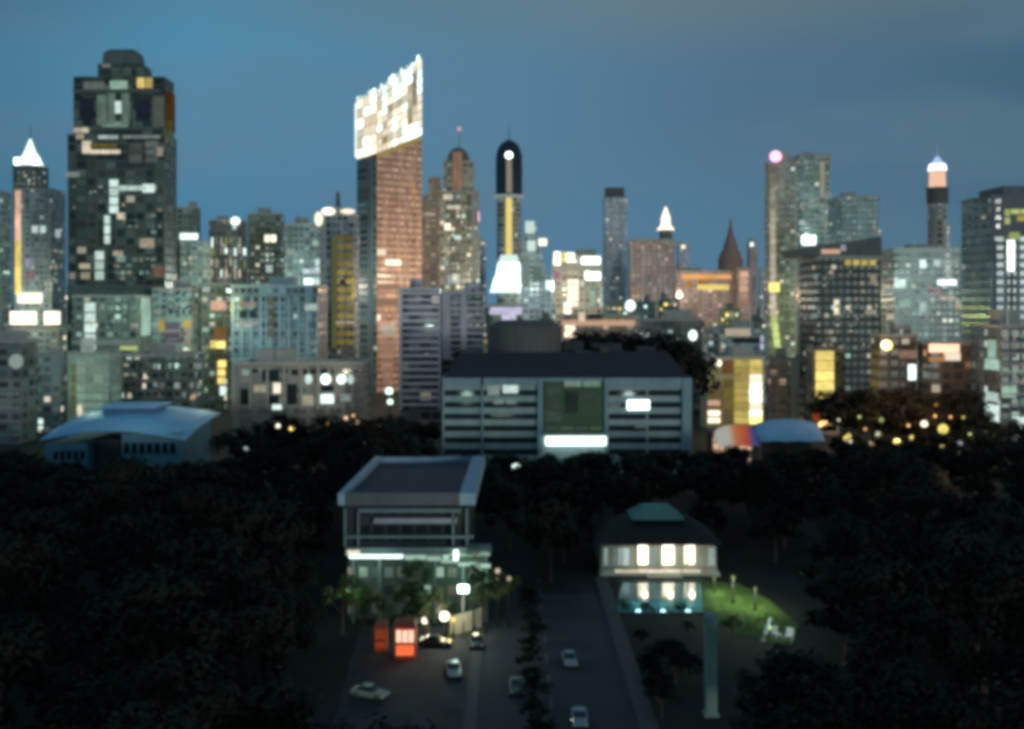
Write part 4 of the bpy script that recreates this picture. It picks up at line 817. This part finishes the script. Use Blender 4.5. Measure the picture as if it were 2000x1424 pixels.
mb = MB(); mb.box(V(1172), V(1406), -.3, 2.99, 0, .5); mb.build('verandah_floor', PALE, root)
for i in range(3): MB().box(V(1262), V(1330), -.7-.45*i, -.305-.45*i, 0, .4-.13*i).build('step', PALE, root)
MB().box(V(1180), V(1400), -.2, -.1, .5, 1.0).build('balustrade', wh, root)
for px in (1260, 1310, 1352): point((X(px, D), D+.2, 3.4), 110, LC['ww'])
# pool
ground_z = 0
def water_mat():
    m, nt = newmat('pool_water'); b_ = N(nt, 'ShaderNodeBsdfPrincipled'); b_.inputs['Base Color'].default_value = (.10, .34, .36, 1); b_.inputs['Roughness'].default_value = .09; b_.inputs['IOR'].default_value = 1.7
    n_ = N(nt, 'ShaderNodeTexNoise'); n_.inputs['Scale'].default_value = 1.3; n_.inputs['Detail'].default_value = 3; bp = N(nt, 'ShaderNodeBump'); bp.inputs['Strength'].default_value = .12
    tc = N(nt, 'ShaderNodeTexCoord'); L(nt, tc.outputs['Object'], n_.inputs['Vector']); L(nt, n_.outputs[0], bp.inputs['Height']); L(nt, bp.outputs[0], b_.inputs['Normal'])
    o = N(nt, 'ShaderNodeOutputMaterial'); L(nt, b_.outputs[0], o.inputs[0]); return m
mb = MB(); mb.prism([(X(1200, 165), 164.5), (X(1372, 165), 164.5), (X(1372, 182), 182.5), (X(1216, 182), 182.5)], -.3, .09)
tag(mb.build('pool_water', water_mat()), 'pool water mirroring the lit villa', 'water', kind='structure')
r = empty('pool_edge', (X(1290, 173), 173, 0), 'pale stone coping round the villa pool', 'pool edge')
mb = MB(); a0, a1, c0_, c1_ = X(1200, 165), X(1372, 165), X(1216, 182), X(1372, 182)
q = MB(); q.box(a0-.4-r.location.x, a1+.4-r.location.x, 164.1-173, 164.49-173, 0, .2); q.box(c0_-.8-r.location.x, c1_+.8-r.location.x, 182.51-173, 183.2-173, 0, .25); q.build('coping', plain('wet_stone', (.07, .08, .08)), r)
# pillar, garden bits
for px_, py_ in ((1245, 1180), (1293, 1178), (1342, 1180)): point((X(px_, 170), 169, 1.2), 55, (.5, .95, 1))  # unseen cyan lamps added over the pool to tint the water
r = empty('stone_pillar', (X(1388, 124), 124, 0), 'tall plain pale green grey pillar standing alone below the pool', 'pillar')
pm = plain('pillar_paint', (.22, .32, .29), .6); zp = Z(1203, 124)
MB().box(-.62, .62, -.62, .62, .3, zp).build('shaft', pm, r); MB().box(-.8, .8, -.8, .8, 0, .298).build('plinth', CONC, r); MB().prism([(-.72, -.72), (.72, -.72), (.72, .72), (-.72, .72)], zp+.002, zp+.35, 0, .7).build('cap', pm, r)
point((X(1388, 120), 117.5, 5), 55, LC['gn'])
# ---------------------------------------------------------------- ground, road, lawn
gm = plain('ground_earth', (.02, .021, .02), .9, scale=.05)
mb = MB(); mb.v = [(-6000, -60, 0), (6000, -60, 0), (6000, 9000, 0), (-6000, 9000, 0)]; mb.f = [(0, 1, 2, 3)]; mb.m = [0]; tag(mb.build('ground', gm), kind='structure')
def strip(name, pts, z, m):
    q = MB(); q.v = [(x, y, z) for x, y in pts]; q.f = [tuple(range(len(pts)))]; q.m = [0]; return tag(q.build(name, m), kind='structure')
asph = plain('asphalt', (.03, .034, .045), .85, var=.6, scale=.15, spec=.5)
strip('road', [(-3.8, 60), (13.5, 60), (13.5, 176), (-3.8, 176)], .004, asph)
strip('forecourt', [(-17.5, 92), (-5.2, 92), (-5.2, 158), (-21, 158)], .012, plain('forecourt_paving', (.04, .045, .05), .85, var=.8, scale=.25))
mb = MB()
for y in range(62, 184, 8): mb.box(4.3, 4.45, y, y+3.5, .006, .009)
tag(mb.build('road_markings', plain('road_paint', (.16, .16, .16), .6)), kind='structure')
for x0, x1, nm in ((-5.2, -3.8, 'pavement'), (13.5, 15.5, 'pavement')):
    tag(MB().box(x0, x1, 60, 186, 0, .14).build(nm, plain('pavement_slab', (.07, .08, .085), .8, scale=1)), kind='structure')
def lawn_mat():
    m, nt = newmat('lawn_grass'); tc = N(nt, 'ShaderNodeTexCoord'); n_ = N(nt, 'ShaderNodeTexNoise'); n_.inputs['Scale'].default_value = .8; n_.inputs['Detail'].default_value = 8; L(nt, tc.outputs['Object'], n_.inputs['Vector'])
    c = MIX(nt, n_.outputs['Fac'], (.03, .06, .02), (.2, .32, .1)); b_ = N(nt, 'ShaderNodeBsdfPrincipled'); L(nt, c, b_.inputs['Base Color']); b_.inputs['Roughness'].default_value = .9
    o = N(nt, 'ShaderNodeOutputMaterial'); L(nt, b_.outputs[0], o.inputs[0]); return m
def gp(px, py): D = F*CH/(py-HY); return (X(px, D), D)
strip('lawn', [gp(1376, 1204), gp(1430, 1235), gp(1545, 1262), gp(1560, 1222), gp(1500, 1172), gp(1440, 1140), gp(1374, 1136)], .02, lawn_mat())
for px, py, r_, s, D_, e in ((1432, 1128, .45, 1.0, 170, 260), (1475, 1150, .4, .8, 166, 160), (1395, 1130, .4, .7, 176, 90), (1500, 1216, .35, .8, 158, 60)):
    lamp_ball(px, py, D_, r_, 'lime', s*.35, 'small garden lamp on the green lit lawn beside the villa', 'lamps on the lawn', energy=e*3.6, lightcol=(.85, 1, .6))
# white garden furniture on the lawn's near corner
wp = plain('white_plastic', (.75, .8, .76), .5)
def gchair(px, py, label, rz):
    x, y = gp(px, py); r = empty('garden_chair', (x, y, 0), label, 'chair', None, rz)
    MB().box(-.5, .5, -.5, .5, .55, .68).build('seat', wp, r); MB().box(-.5, .5, .5, .62, .55, 1.5).build('backrest', wp, r)
    for a in (-.43, .43):
        for c in (-.43, .43): MB().box(a-.06, a+.06, c-.06, c+.06, 0, .548).build('leg', wp, r)
gchair(1517, 1247, 'white garden chair on the lawn, left one of the pair', .4); gchair(1541, 1250, 'white garden chair on the lawn, right one of the pair', -.5)
x, y = gp(1490, 1252); r = empty('parasol', (x, y, 0), 'closed white parasol leaning beside the garden chairs', 'parasol'); MB().tube((0, 0, 0), (.9, 0, 2.9), .07, .05).build('pole', wp, r); MB().tube((.3, 0, .98), (.95, 0, 3.05), .32, .1).build('canopy', wp, r); MB().cyl(0, 0, .4, 0, .12, 12).build('base', CONC, r)
point((X(1520, 150), 150, 3.2), 130, LC['cw'])
# hedge and wall by the pool/terrace
# ---------------------------------------------------------------- cars
def paint(name, col):
    if name in MATS: return MATS[name]
    m = plain(name, col, .3, .3, .06, 1, .6); m.node_tree.nodes['Principled BSDF'].inputs['Coat Weight'].default_value = .6; return m
rub = plain('tyre_rubber', (.02, .02, .02), .9)
CARMESH = {}
def car(px, py, label, m, rz=0, tails=False, heads=False, D=None, group=None):
    x, y = gp(px, py); r = empty('car', (x, y, 0), label, 'car', group, rz)
    key = m.name
    if 'wheel' not in CARMESH:
        w = MB(); w.cyl(0, 0, .33, -.11, .11, 20); t = w.build('wheel', rub); CARMESH['wheel'] = t.data; bpy.data.objects.remove(t)
        w = MB(); w.cyl(0, 0, .19, -.12, .12, 12); t = w.build('rim', STEEL); CARMESH['rim'] = t.data; bpy.data.objects.remove(t)
    # length along local y, front towards -y
    def loft(name, secs, mt):
        q = MB(); n = len(secs[0])
        for s_ in secs: q.v += s_
        for i in range(len(secs)-1):
            for j in range(n):
                a = i*n+j; b_ = i*n+(j+1) % n; q.f.append((a, b_, b_+n, a+n)); q.m.append(0)
        q.f.append(tuple(range(n))[::-1]); q.f.append(tuple((len(secs)-1)*n+j for j in range(n))); q.m += [0, 0]
        o = q.build(name, mt, r, smooth=False); 
        md = o.modifiers.new('bevel', 'BEVEL'); md.width = .06; md.segments = 2; md.limit_method = 'ANGLE'
        return o
    def sec(y_, w, z0, z1): return [(-w*.94, y_, z0), (w*.94, y_, z0), (w, y_, (z0+z1)/2), (w*.9, y_, z1), (-w*.9, y_, z1), (-w, y_, (z0+z1)/2)]
    loft('body', [sec(-2.2, .74, .35, .62), sec(-2.05, .86, .25, .74), sec(-1.0, .9, .22, .9), (sec(1.1, .9, .22, .95)), sec(1.9, .88, .25, .93), sec(2.15, .78, .35, .8)], m)
    loft('cabin', [sec(-.95, .72, .87, .92), sec(-.3, .68, .87, 1.38), sec(.8, .68, .87, 1.42), sec(1.6, .7, .87, .98)], GLASS)
    loft('roof', [sec(-.32, .60, 1.385, 1.43), sec(.8, .60, 1.425, 1.465)], m)
    for a in (-.82, .82):
        for c in (-1.35, 1.35):
            w = bpy.data.objects.new('wheel', CARMESH['wheel']); COL.objects.link(w); w.parent = r; w.location = (a, c, .33); w.rotation_euler = (0, math.pi/2, 0)
            w2 = bpy.data.objects.new('rim', CARMESH['rim']); COL.objects.link(w2); w2.parent = w
        MB().box(a*.78-.14, a*.78+.14, -2.2, -2.12, .55, .68).build('headlight', lit('ww', 1.2) if heads else PALE, r)
        MB().box(a*.82-.12, a*.82+.12, 2.1, 2.17, .6, .74).build('taillight', lit('rd', 1.5) if tails else plain('red_lens', (.3, .02, .02), .3), r)
    return r
white = paint('white_paint', (.36, .4, .42)); silver = paint('silver_paint', (.18, .24, .3)); dkp = paint('dark_paint', (.03, .035, .05))
car(885, 1316, 'white car seen from the front on the paved forecourt', white, .15)
car(1112, 1296, 'silver blue car parked on the road, farther of the two', silver, .05)
car(1132, 1412, 'silver car on the road at the bottom picture edge', silver, -.03)
car(722, 1362, 'pale green white car at the left end of the forecourt', paint('pale_green_paint', (.28, .36, .3)), 1.2)
car(850, 1262, 'dark car parked beside the bright kiosk', dkp, 1.4)
car(930, 1262, 'dark car parked at the forecourt edge near the road', dkp, .1)
car(1010, 1350, 'dark car on the left lane of the road', dkp, 0)

# ---------------------------------------------------------------- trees
def leafmat(name, a, b_):
    m, nt = newmat(name); oi = N(nt, 'ShaderNodeObjectInfo'); tc = N(nt, 'ShaderNodeTexCoord'); n_ = N(nt, 'ShaderNodeTexNoise'); n_.inputs['Scale'].default_value = .6; n_.inputs['Detail'].default_value = 4; L(nt, tc.outputs['Object'], n_.inputs['Vector'])
    f = M(nt, 'MULTIPLY', M(nt, 'ADD', n_.outputs['Fac'], oi.outputs['Random']), .5); c = MIX(nt, f, a, b_)
    p_ = N(nt, 'ShaderNodeBsdfPrincipled'); L(nt, c, p_.inputs['Base Color']); p_.inputs['Roughness'].default_value = .75; p_.inputs['Specular IOR Level'].default_value = .15
    o = N(nt, 'ShaderNodeOutputMaterial'); L(nt, p_.outputs[0], o.inputs[0]); return m
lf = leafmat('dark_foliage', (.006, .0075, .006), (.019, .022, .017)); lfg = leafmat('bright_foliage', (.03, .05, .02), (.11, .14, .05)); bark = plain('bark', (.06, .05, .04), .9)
def crown_mesh(seed, R, Hh, nclump, leaves, ls, mat, flat=.6):
    r = random.Random(seed); v = []; f = []
    cl = []
    for i in range(nclump):
        a = r.random()*2*math.pi; q = r.random()**.5; zz = r.uniform(-.6, 1)
        rad = R*q*(1-.45*max(0, zz)); cl.append((rad*math.cos(a), rad*math.sin(a), zz*Hh, r.uniform(.2, .38)*R))
    for cx, cy, cz, cr in cl:
        for _ in range(leaves):
            d = Vector((r.gauss(0, 1), r.gauss(0, 1), r.gauss(0, 1))).normalized()*cr*(.55+.5*r.random()); d.z *= .7
            p_ = Vector((cx, cy, cz))+d; n = (d+Vector((0, 0, .6*cr))+Vector((r.gauss(0, .5), r.gauss(0, .5), r.gauss(0, .5)))*cr*.6).normalized(); u = n.orthogonal().normalized(); w = n.cross(u); s = ls*r.uniform(.6, 1.4)
            th = r.random()*6.28; u, w = u*math.cos(th)+w*math.sin(th), w*math.cos(th)-u*math.sin(th); k = len(v)
            v += [tuple(p_-u*s), tuple(p_-w*s*.5), tuple(p_+u*s), tuple(p_+w*s*.5)]; f.append((k, k+1, k+2, k+3))
    me = bpy.data.meshes.new('crown'); me.from_pydata(v, [], f); me.materials.append(mat); me.update(); return me, cl
def tree_proto(seed, H, R, mat, nclump=26, leaves=70, ls=.42):
    me, cl = crown_mesh(seed, R, H*.3, nclump, leaves, ls, mat); zc = H*.66
    t = MB(); t.tube((0, 0, 0), (.1, .1, H*.3), H*.028, H*.02, 9); t.tube((.1, .1, H*.3), (0, .1, zc), H*.02, H*.01, 8)
    for c in cl[:7]: t.tube((.1, .1, H*.32), (c[0]*.8, c[1]*.8, zc+c[2]*.7), H*.011, H*.003, 6)
    o = t.build('trunk', bark); tm = o.data; bpy.data.objects.remove(o); return (tm, me, H, R, zc)
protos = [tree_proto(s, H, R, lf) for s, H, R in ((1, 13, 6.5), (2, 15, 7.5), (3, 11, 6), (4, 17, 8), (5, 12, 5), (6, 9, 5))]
def plant(p_, x, y, sc_, rz, label, group, name='tree'):
    r = empty(name, (x, y, 0), label, 'tree', group, rz); r.scale = (sc_, sc_, sc_)
    t = bpy.data.objects.new('trunk', p_[0]); COL.objects.link(t); t.parent = r
    c = bpy.data.objects.new('crown', p_[1]); COL.objects.link(c); c.parent = r; c.location = (0, 0, p_[4]); return r
sky = [(-400, 870), (75, 868), (80, 902), (380, 900), (395, 835), (450, 812), (560, 806), (600, 800), (760, 800), (790, 815), (862, 830), (870, 882), (1360, 884), (1400, 874), (1620, 872), (1625, 800), (1665, 850), (1900, 850), (1915, 825), (2400, 822)]
def skyl(px):
    for (xa, ya), (xb, yb) in zip(sky[:-1], sky[1:]):
        if xa <= px <= xb: return ya+(yb-ya)*(px-xa)/(xb-xa)
    return 850
clear = [(640, 985, 885, 1424, 206), (925, 1255, 1200, 1424, 174), (1165, 1420, 992, 1205, 205), (1355, 1560, 1130, 1262, 190), (1370, 1408, 1190, 1412, 125), (700, 960, 1240, 1424, 150)]
tr = random.Random(99); placed = []
tries = 0
while len(placed) < 290 and tries < 30000:
    tries += 1
    D = 78+(345-78)*tr.random()**.75; px = tr.uniform(-160, 2160); p_ = tr.choice(protos); s_ = tr.uniform(.8, 1.15)
    H, R = p_[2]*s_, p_[3]*s_; x = X(px, D)
    if -6.5-R*.5 < x < 16+R*.5 and D < 174: continue
    if any((x-a)**2+(D-c)**2 < (5.6+.018*D)**2 for a, c in placed): continue
    yt = HY+F*(CH-H)/D; pr = R*F/D; xa, xb = px-pr, px+pr
    if yt < max(skyl(px-pr*.6), skyl(px), skyl(px+pr*.6))-2: continue
    bad = False
    for a, c, t0, t1, dm_ in clear:
        if D < dm_ and xb > a-4 and xa < c+4 and yt < t1 : bad = True
    # footprints of things that stand there
    if X(655, 160)-R < x < X(965, 160)+R and 155-R*.5 < D < 202+R*.5: bad = True
    if X(1176, 187)-R*.6 < x < X(1402, 187)+R*.6 and 184 < D < 203+R*.6: bad = True
    if X(78, 285)-3 < x < X(432, 285)+3 and 285-3 < D < 348: bad = True
    if X(864, 300)-3 < x < X(1350, 300)+3 and 298-3 < D < 335: bad = True
    if X(1380, 300) < x < X(1640, 300) and 290 < D < 335: bad = True
    if X(1890, 330) < x and D > 326: bad = True
    if bad: continue
    placed.append((x, D)); side = 'left' if px < 640 else ('middle' if px < 1160 else 'right')
    lab = {'left': 'almost black leafy tree in the park left of the terrace building', 'middle': 'almost black leafy tree between the terrace building and the central office', 'right': 'almost black leafy tree in the dark park right of the road'}[side]
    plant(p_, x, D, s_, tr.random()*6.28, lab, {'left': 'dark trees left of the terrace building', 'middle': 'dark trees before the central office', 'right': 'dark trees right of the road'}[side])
print('TREES', len(placed), tries)
# dark trees behind the central office roof
for i in range(9):
    px = 1118+24*i+tr.uniform(-6, 6); D = 350+tr.uniform(-8, 12); p_ = protos[i % 4]; zt_ = Z(645+tr.uniform(0, 25), D)
    plant(p_, X(px, D), D, zt_/p_[2]*.98, tr.random()*6, 'tall black tree showing above the central office roof', 'tall trees behind the central office')
# trees before the brown blocks at right
for i in range(12):
    px = 1630+24*i+tr.uniform(-8, 8); D = 334+tr.uniform(-6, 8); p_ = protos[i % 5]
    plant(p_, X(px, D), D, Z(760+tr.uniform(0, 40), D)/p_[2], tr.random()*6, 'dark tree in front of the two brown blocks with yellow lamps', 'dark trees before the brown blocks')
# green lit small trees in front of the terrace building
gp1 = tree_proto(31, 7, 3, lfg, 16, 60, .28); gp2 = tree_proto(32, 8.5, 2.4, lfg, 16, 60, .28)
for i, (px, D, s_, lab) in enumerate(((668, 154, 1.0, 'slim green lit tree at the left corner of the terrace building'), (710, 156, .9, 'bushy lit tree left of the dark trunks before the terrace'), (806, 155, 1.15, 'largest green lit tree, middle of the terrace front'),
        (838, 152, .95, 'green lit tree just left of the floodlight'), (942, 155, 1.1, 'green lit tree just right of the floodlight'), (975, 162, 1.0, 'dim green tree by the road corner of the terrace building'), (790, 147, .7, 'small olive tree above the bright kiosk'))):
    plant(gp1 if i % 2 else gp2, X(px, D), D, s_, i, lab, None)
for i, (px, D, s_, lab) in enumerate(((1215, 163, .35, 'low round shrub at the left front of the pool'), (1262, 162, .32, 'low shrub by the middle of the pool'), (1330, 162, .33, 'low shrub right of the pool front'), (1430, 152, .45, 'small bush between pillar and lawn chairs'))):
    plant(gp1, X(px, D), D, s_, i, lab, None, 'bush')
# planted strip along the road and a few dark clumps
for i in range(11):
    D = 108+6.0*i; plant(protos[(i*2) % 6], 2.4+tr.uniform(-.5, .5), D, .2+.1*tr.random(), i, 'low dark shrub in the line between the two carriageways of the road', 'shrubs along the middle of the road', 'bush')
for i in range(12):
    D = tr.uniform(116, 158); px = tr.uniform(1250, 1360); plant(protos[i % 6], X(px, D), D, tr.uniform(.2, .42)*min(1, .5+(158-D)/60), i, 'dark bush in the black garden between road and pillar', 'bushes between road and pillar', 'bush')
lamp_ball(1008, 914, 236, 1.5, 'cw', 1.2, 'white lamp by the dark trees right behind the terrace building roof', None, energy=150)
# grass on the lawn
q = MB(); gr = random.Random(5)
poly = [gp(1376, 1204), gp(1430, 1235), gp(1545, 1262), gp(1560, 1222), gp(1500, 1172), gp(1440, 1140), gp(1374, 1136)]
def inside(x, y):
    c = False; n = len(poly)
    for a in range(n):
        (x1, y1), (x2, y2) = poly[a], poly[a-1]
        if (y1 > y) != (y2 > y) and x < (x2-x1)*(y-y1)/(y2-y1)+x1: c = not c
    return c
xs_ = [p_[0] for p_ in poly]; ys_ = [p_[1] for p_ in poly]
for _ in range(14000):
    x, y = gr.uniform(min(xs_), max(xs_)), gr.uniform(min(ys_), max(ys_))
    if not inside(x, y): continue
    a = gr.random()*3.14; hgt = gr.uniform(.12, .4); u = (.05*math.cos(a), .05*math.sin(a)); k = len(q.v)
    q.v += [(x-u[0], y-u[1], .02), (x+u[0], y+u[1], .02), (x+gr.uniform(-.1, .1), y+gr.uniform(-.1, .1), hgt)]; q.f.append((k, k+1, k+2)); q.m.append(0)
tag(q.build('grass', leafmat('grass_blades', (.05, .1, .03), (.22, .34, .11))), 'rough grass blades on the green lit lawn', 'grass', kind='stuff')
# unseen point lamps without fixtures, added to brighten the facades
for px, py, D, e, c in ((60, 600, 672, 60, 'ww'), (110, 640, 540, 25, 'ww'), (160, 600, 425, 9, 'gn'), (370, 560, 570, 25, 'gn'), (440, 600, 455, 12, 'yl'), (500, 560, 600, 40, 'ww'), (600, 560, 570, 40, 'cw'), (570, 690, 425, 10, 'cw'),
        (760, 560, 520, 34, 'br'), (775, 640, 520, 22, 'br'), (900, 540, 560, 40, 'ww'), (880, 610, 385, 6, 'lv'), (820, 640, 380, 5, 'cw'), (1000, 560, 850, 160, 'cw'), (1050, 560, 780, 90, 'cw'), (1120, 570, 670, 70, 'ww'), (1200, 580, 900, 160, 'ww'), (1290, 575, 1000, 80, 'br'),
        (1380, 580, 860, 70, 'og'), (1520, 620, 590, 40, 'lime'), (1600, 440, 690, 8, 'cw'), (1690, 450, 600, 4, 'gn'), (1780, 580, 530, 35, 'gn'), (1850, 540, 530, 25, 'cw'), (1650, 620, 455, 8, 'gn'), (1960, 600, 400, 7, 'cw'), (1960, 760, 300, 3, 'gn'),
        (1450, 780, 380, 10, 'yl'), (1610, 740, 372, 5, 'yl'), (1750, 700, 335, 12, 'og'), (1840, 700, 330, 12, 'br'), (1800, 800, 322, 6, 'og'), (1690, 800, 322, 5, 'og'), (440, 640, 440, 9, 'cw'), (350, 600, 445, 9, 'gn'), (640, 740, 362, 5, 'ww'), (190, 740, 362, 6, 'gn'), (900, 800, 284, 2.2, 'gn'), (1260, 800, 284, 2.2, 'cw'), (30, 740, 340, 3, 'cw')):
    point((X(px, D), D-8, max(4, Z(py, D))), e*680, LC[c], 1.5, 'facade_fill')

# ---------------------------------------------------------------- light, sky, camera
w = bpy.data.worlds.new('World'); sc.world = w; w.use_nodes = True; nt = w.node_tree; nt.nodes.clear()
tc = N(nt, 'ShaderNodeTexCoord'); sp = N(nt, 'ShaderNodeSeparateXYZ'); L(nt, tc.outputs['Generated'], sp.inputs[0])
sk = N(nt, 'ShaderNodeTexSky', sky_type='NISHITA'); sk.sun_disc = False; sk.sun_elevation = math.radians(-2.0); sk.sun_rotation = math.radians(200)
az = M(nt, 'MULTIPLY_ADD', M(nt, 'ARCTAN2', sp.outputs[0], sp.outputs[1]), 1/0.9, .5)
azc = N(nt, 'ShaderNodeClamp'); L(nt, az, azc.inputs[0])
def ramp(fac, st):
    r = N(nt, 'ShaderNodeValToRGB'); L(nt, fac, r.inputs[0]); e = r.color_ramp
    e.elements[0].position = st[0][0]; e.elements[0].color = (*srgb(st[0][1]), 1); e.elements[1].position = st[-1][0]; e.elements[1].color = (*srgb(st[-1][1]), 1)
    for p_, c in st[1:-1]: q = e.elements.new(p_); q.color = (*srgb(c), 1)
    return r.outputs[0]
low = ramp(azc.outputs[0], [(0, (64, 114, 142)), (.2, (74, 126, 158)), (.5, (82, 126, 155)), (.75, (80, 120, 146)), (1, (66, 104, 128))])
mid = ramp(azc.outputs[0], [(0, (66, 118, 148)), (.2, (76, 140, 174)), (.45, (84, 128, 156)), (.7, (80, 114, 140)), (1, (64, 100, 122))])
top = ramp(azc.outputs[0], [(0, (70, 106, 128)), (.2, (78, 130, 158)), (.4, (88, 128, 148)), (.62, (98, 122, 134)), (.85, (90, 114, 126)), (1, (76, 102, 116))])
el = sp.outputs[2]
mr = N(nt, 'ShaderNodeMapRange', interpolation_type='SMOOTHSTEP'); L(nt, el, mr.inputs[0]); mr.inputs[1].default_value = .05; mr.inputs[2].default_value = .17
mr2 = N(nt, 'ShaderNodeMapRange', interpolation_type='SMOOTHSTEP'); L(nt, el, mr2.inputs[0]); mr2.inputs[1].default_value = .19; mr2.inputs[2].default_value = .27
c = MIX(nt, mr.outputs[0], low, mid); c = MIX(nt, mr2.outputs[0], c, top)
mp = N(nt, 'ShaderNodeMapping'); mp.inputs['Scale'].default_value = (1.6, 1.6, 7); mp.inputs['Rotation'].default_value = (0, .12, 0); L(nt, tc.outputs['Generated'], mp.inputs[0])
nz = N(nt, 'ShaderNodeTexNoise'); nz.inputs['Scale'].default_value = 2.2; nz.inputs['Detail'].default_value = 4; nz.inputs['Roughness'].default_value = .45; L(nt, mp.outputs[0], nz.inputs['Vector'])
cm = N(nt, 'ShaderNodeMapRange', interpolation_type='SMOOTHSTEP'); L(nt, nz.outputs['Fac'], cm.inputs[0]); cm.inputs[1].default_value = .42; cm.inputs[2].default_value = .68; cm.inputs[4].default_value = .5
c = MIX(nt, cm.outputs[0], c, srgb((92, 122, 140)))
ad = N(nt, 'ShaderNodeVectorMath', operation='MULTIPLY_ADD'); L(nt, sk.outputs[0], ad.inputs[0]); ad.inputs[1].default_value = (.02, .02, .02); L(nt, c, ad.inputs[2])
bg = N(nt, 'ShaderNodeBackground'); L(nt, ad.outputs[0], bg.inputs[0]); bg.inputs[1].default_value = 1.0
o = N(nt, 'ShaderNodeOutputWorld'); L(nt, bg.outputs[0], o.inputs[0])
sl = bpy.data.lights.new('afterglow', 'SUN'); sl.energy = .75; sl.angle = math.radians(4); sl.color = (.92, 1, .92)
so = bpy.data.objects.new('afterglow', sl); COL.objects.link(so); so.rotation_euler = (math.radians(87.6), 0, math.radians(26)); so.location = (0, -40, 120)
cam = bpy.data.cameras.new('camera'); co = bpy.data.objects.new('camera', cam); COL.objects.link(co)
co.location = (0, 0, CH); co.rotation_euler = (math.pi/2, 0, 0); cam.sensor_width = 36; cam.lens = 36*F/2000; cam.clip_end = 12000; cam.clip_start = .5
cam.shift_y = -(712-HY)/2000.0
sc.camera = co
sc.view_settings.view_transform = 'Standard'; sc.view_settings.look = 'None'; sc.view_settings.exposure = 0
sc.cycles.use_denoising = True; sc.cycles.max_bounces = 5; sc.cycles.sample_clamp_indirect = 4
sc.cycles.pixel_filter_type = 'BLACKMAN_HARRIS'; sc.cycles.filter_width = 4.6
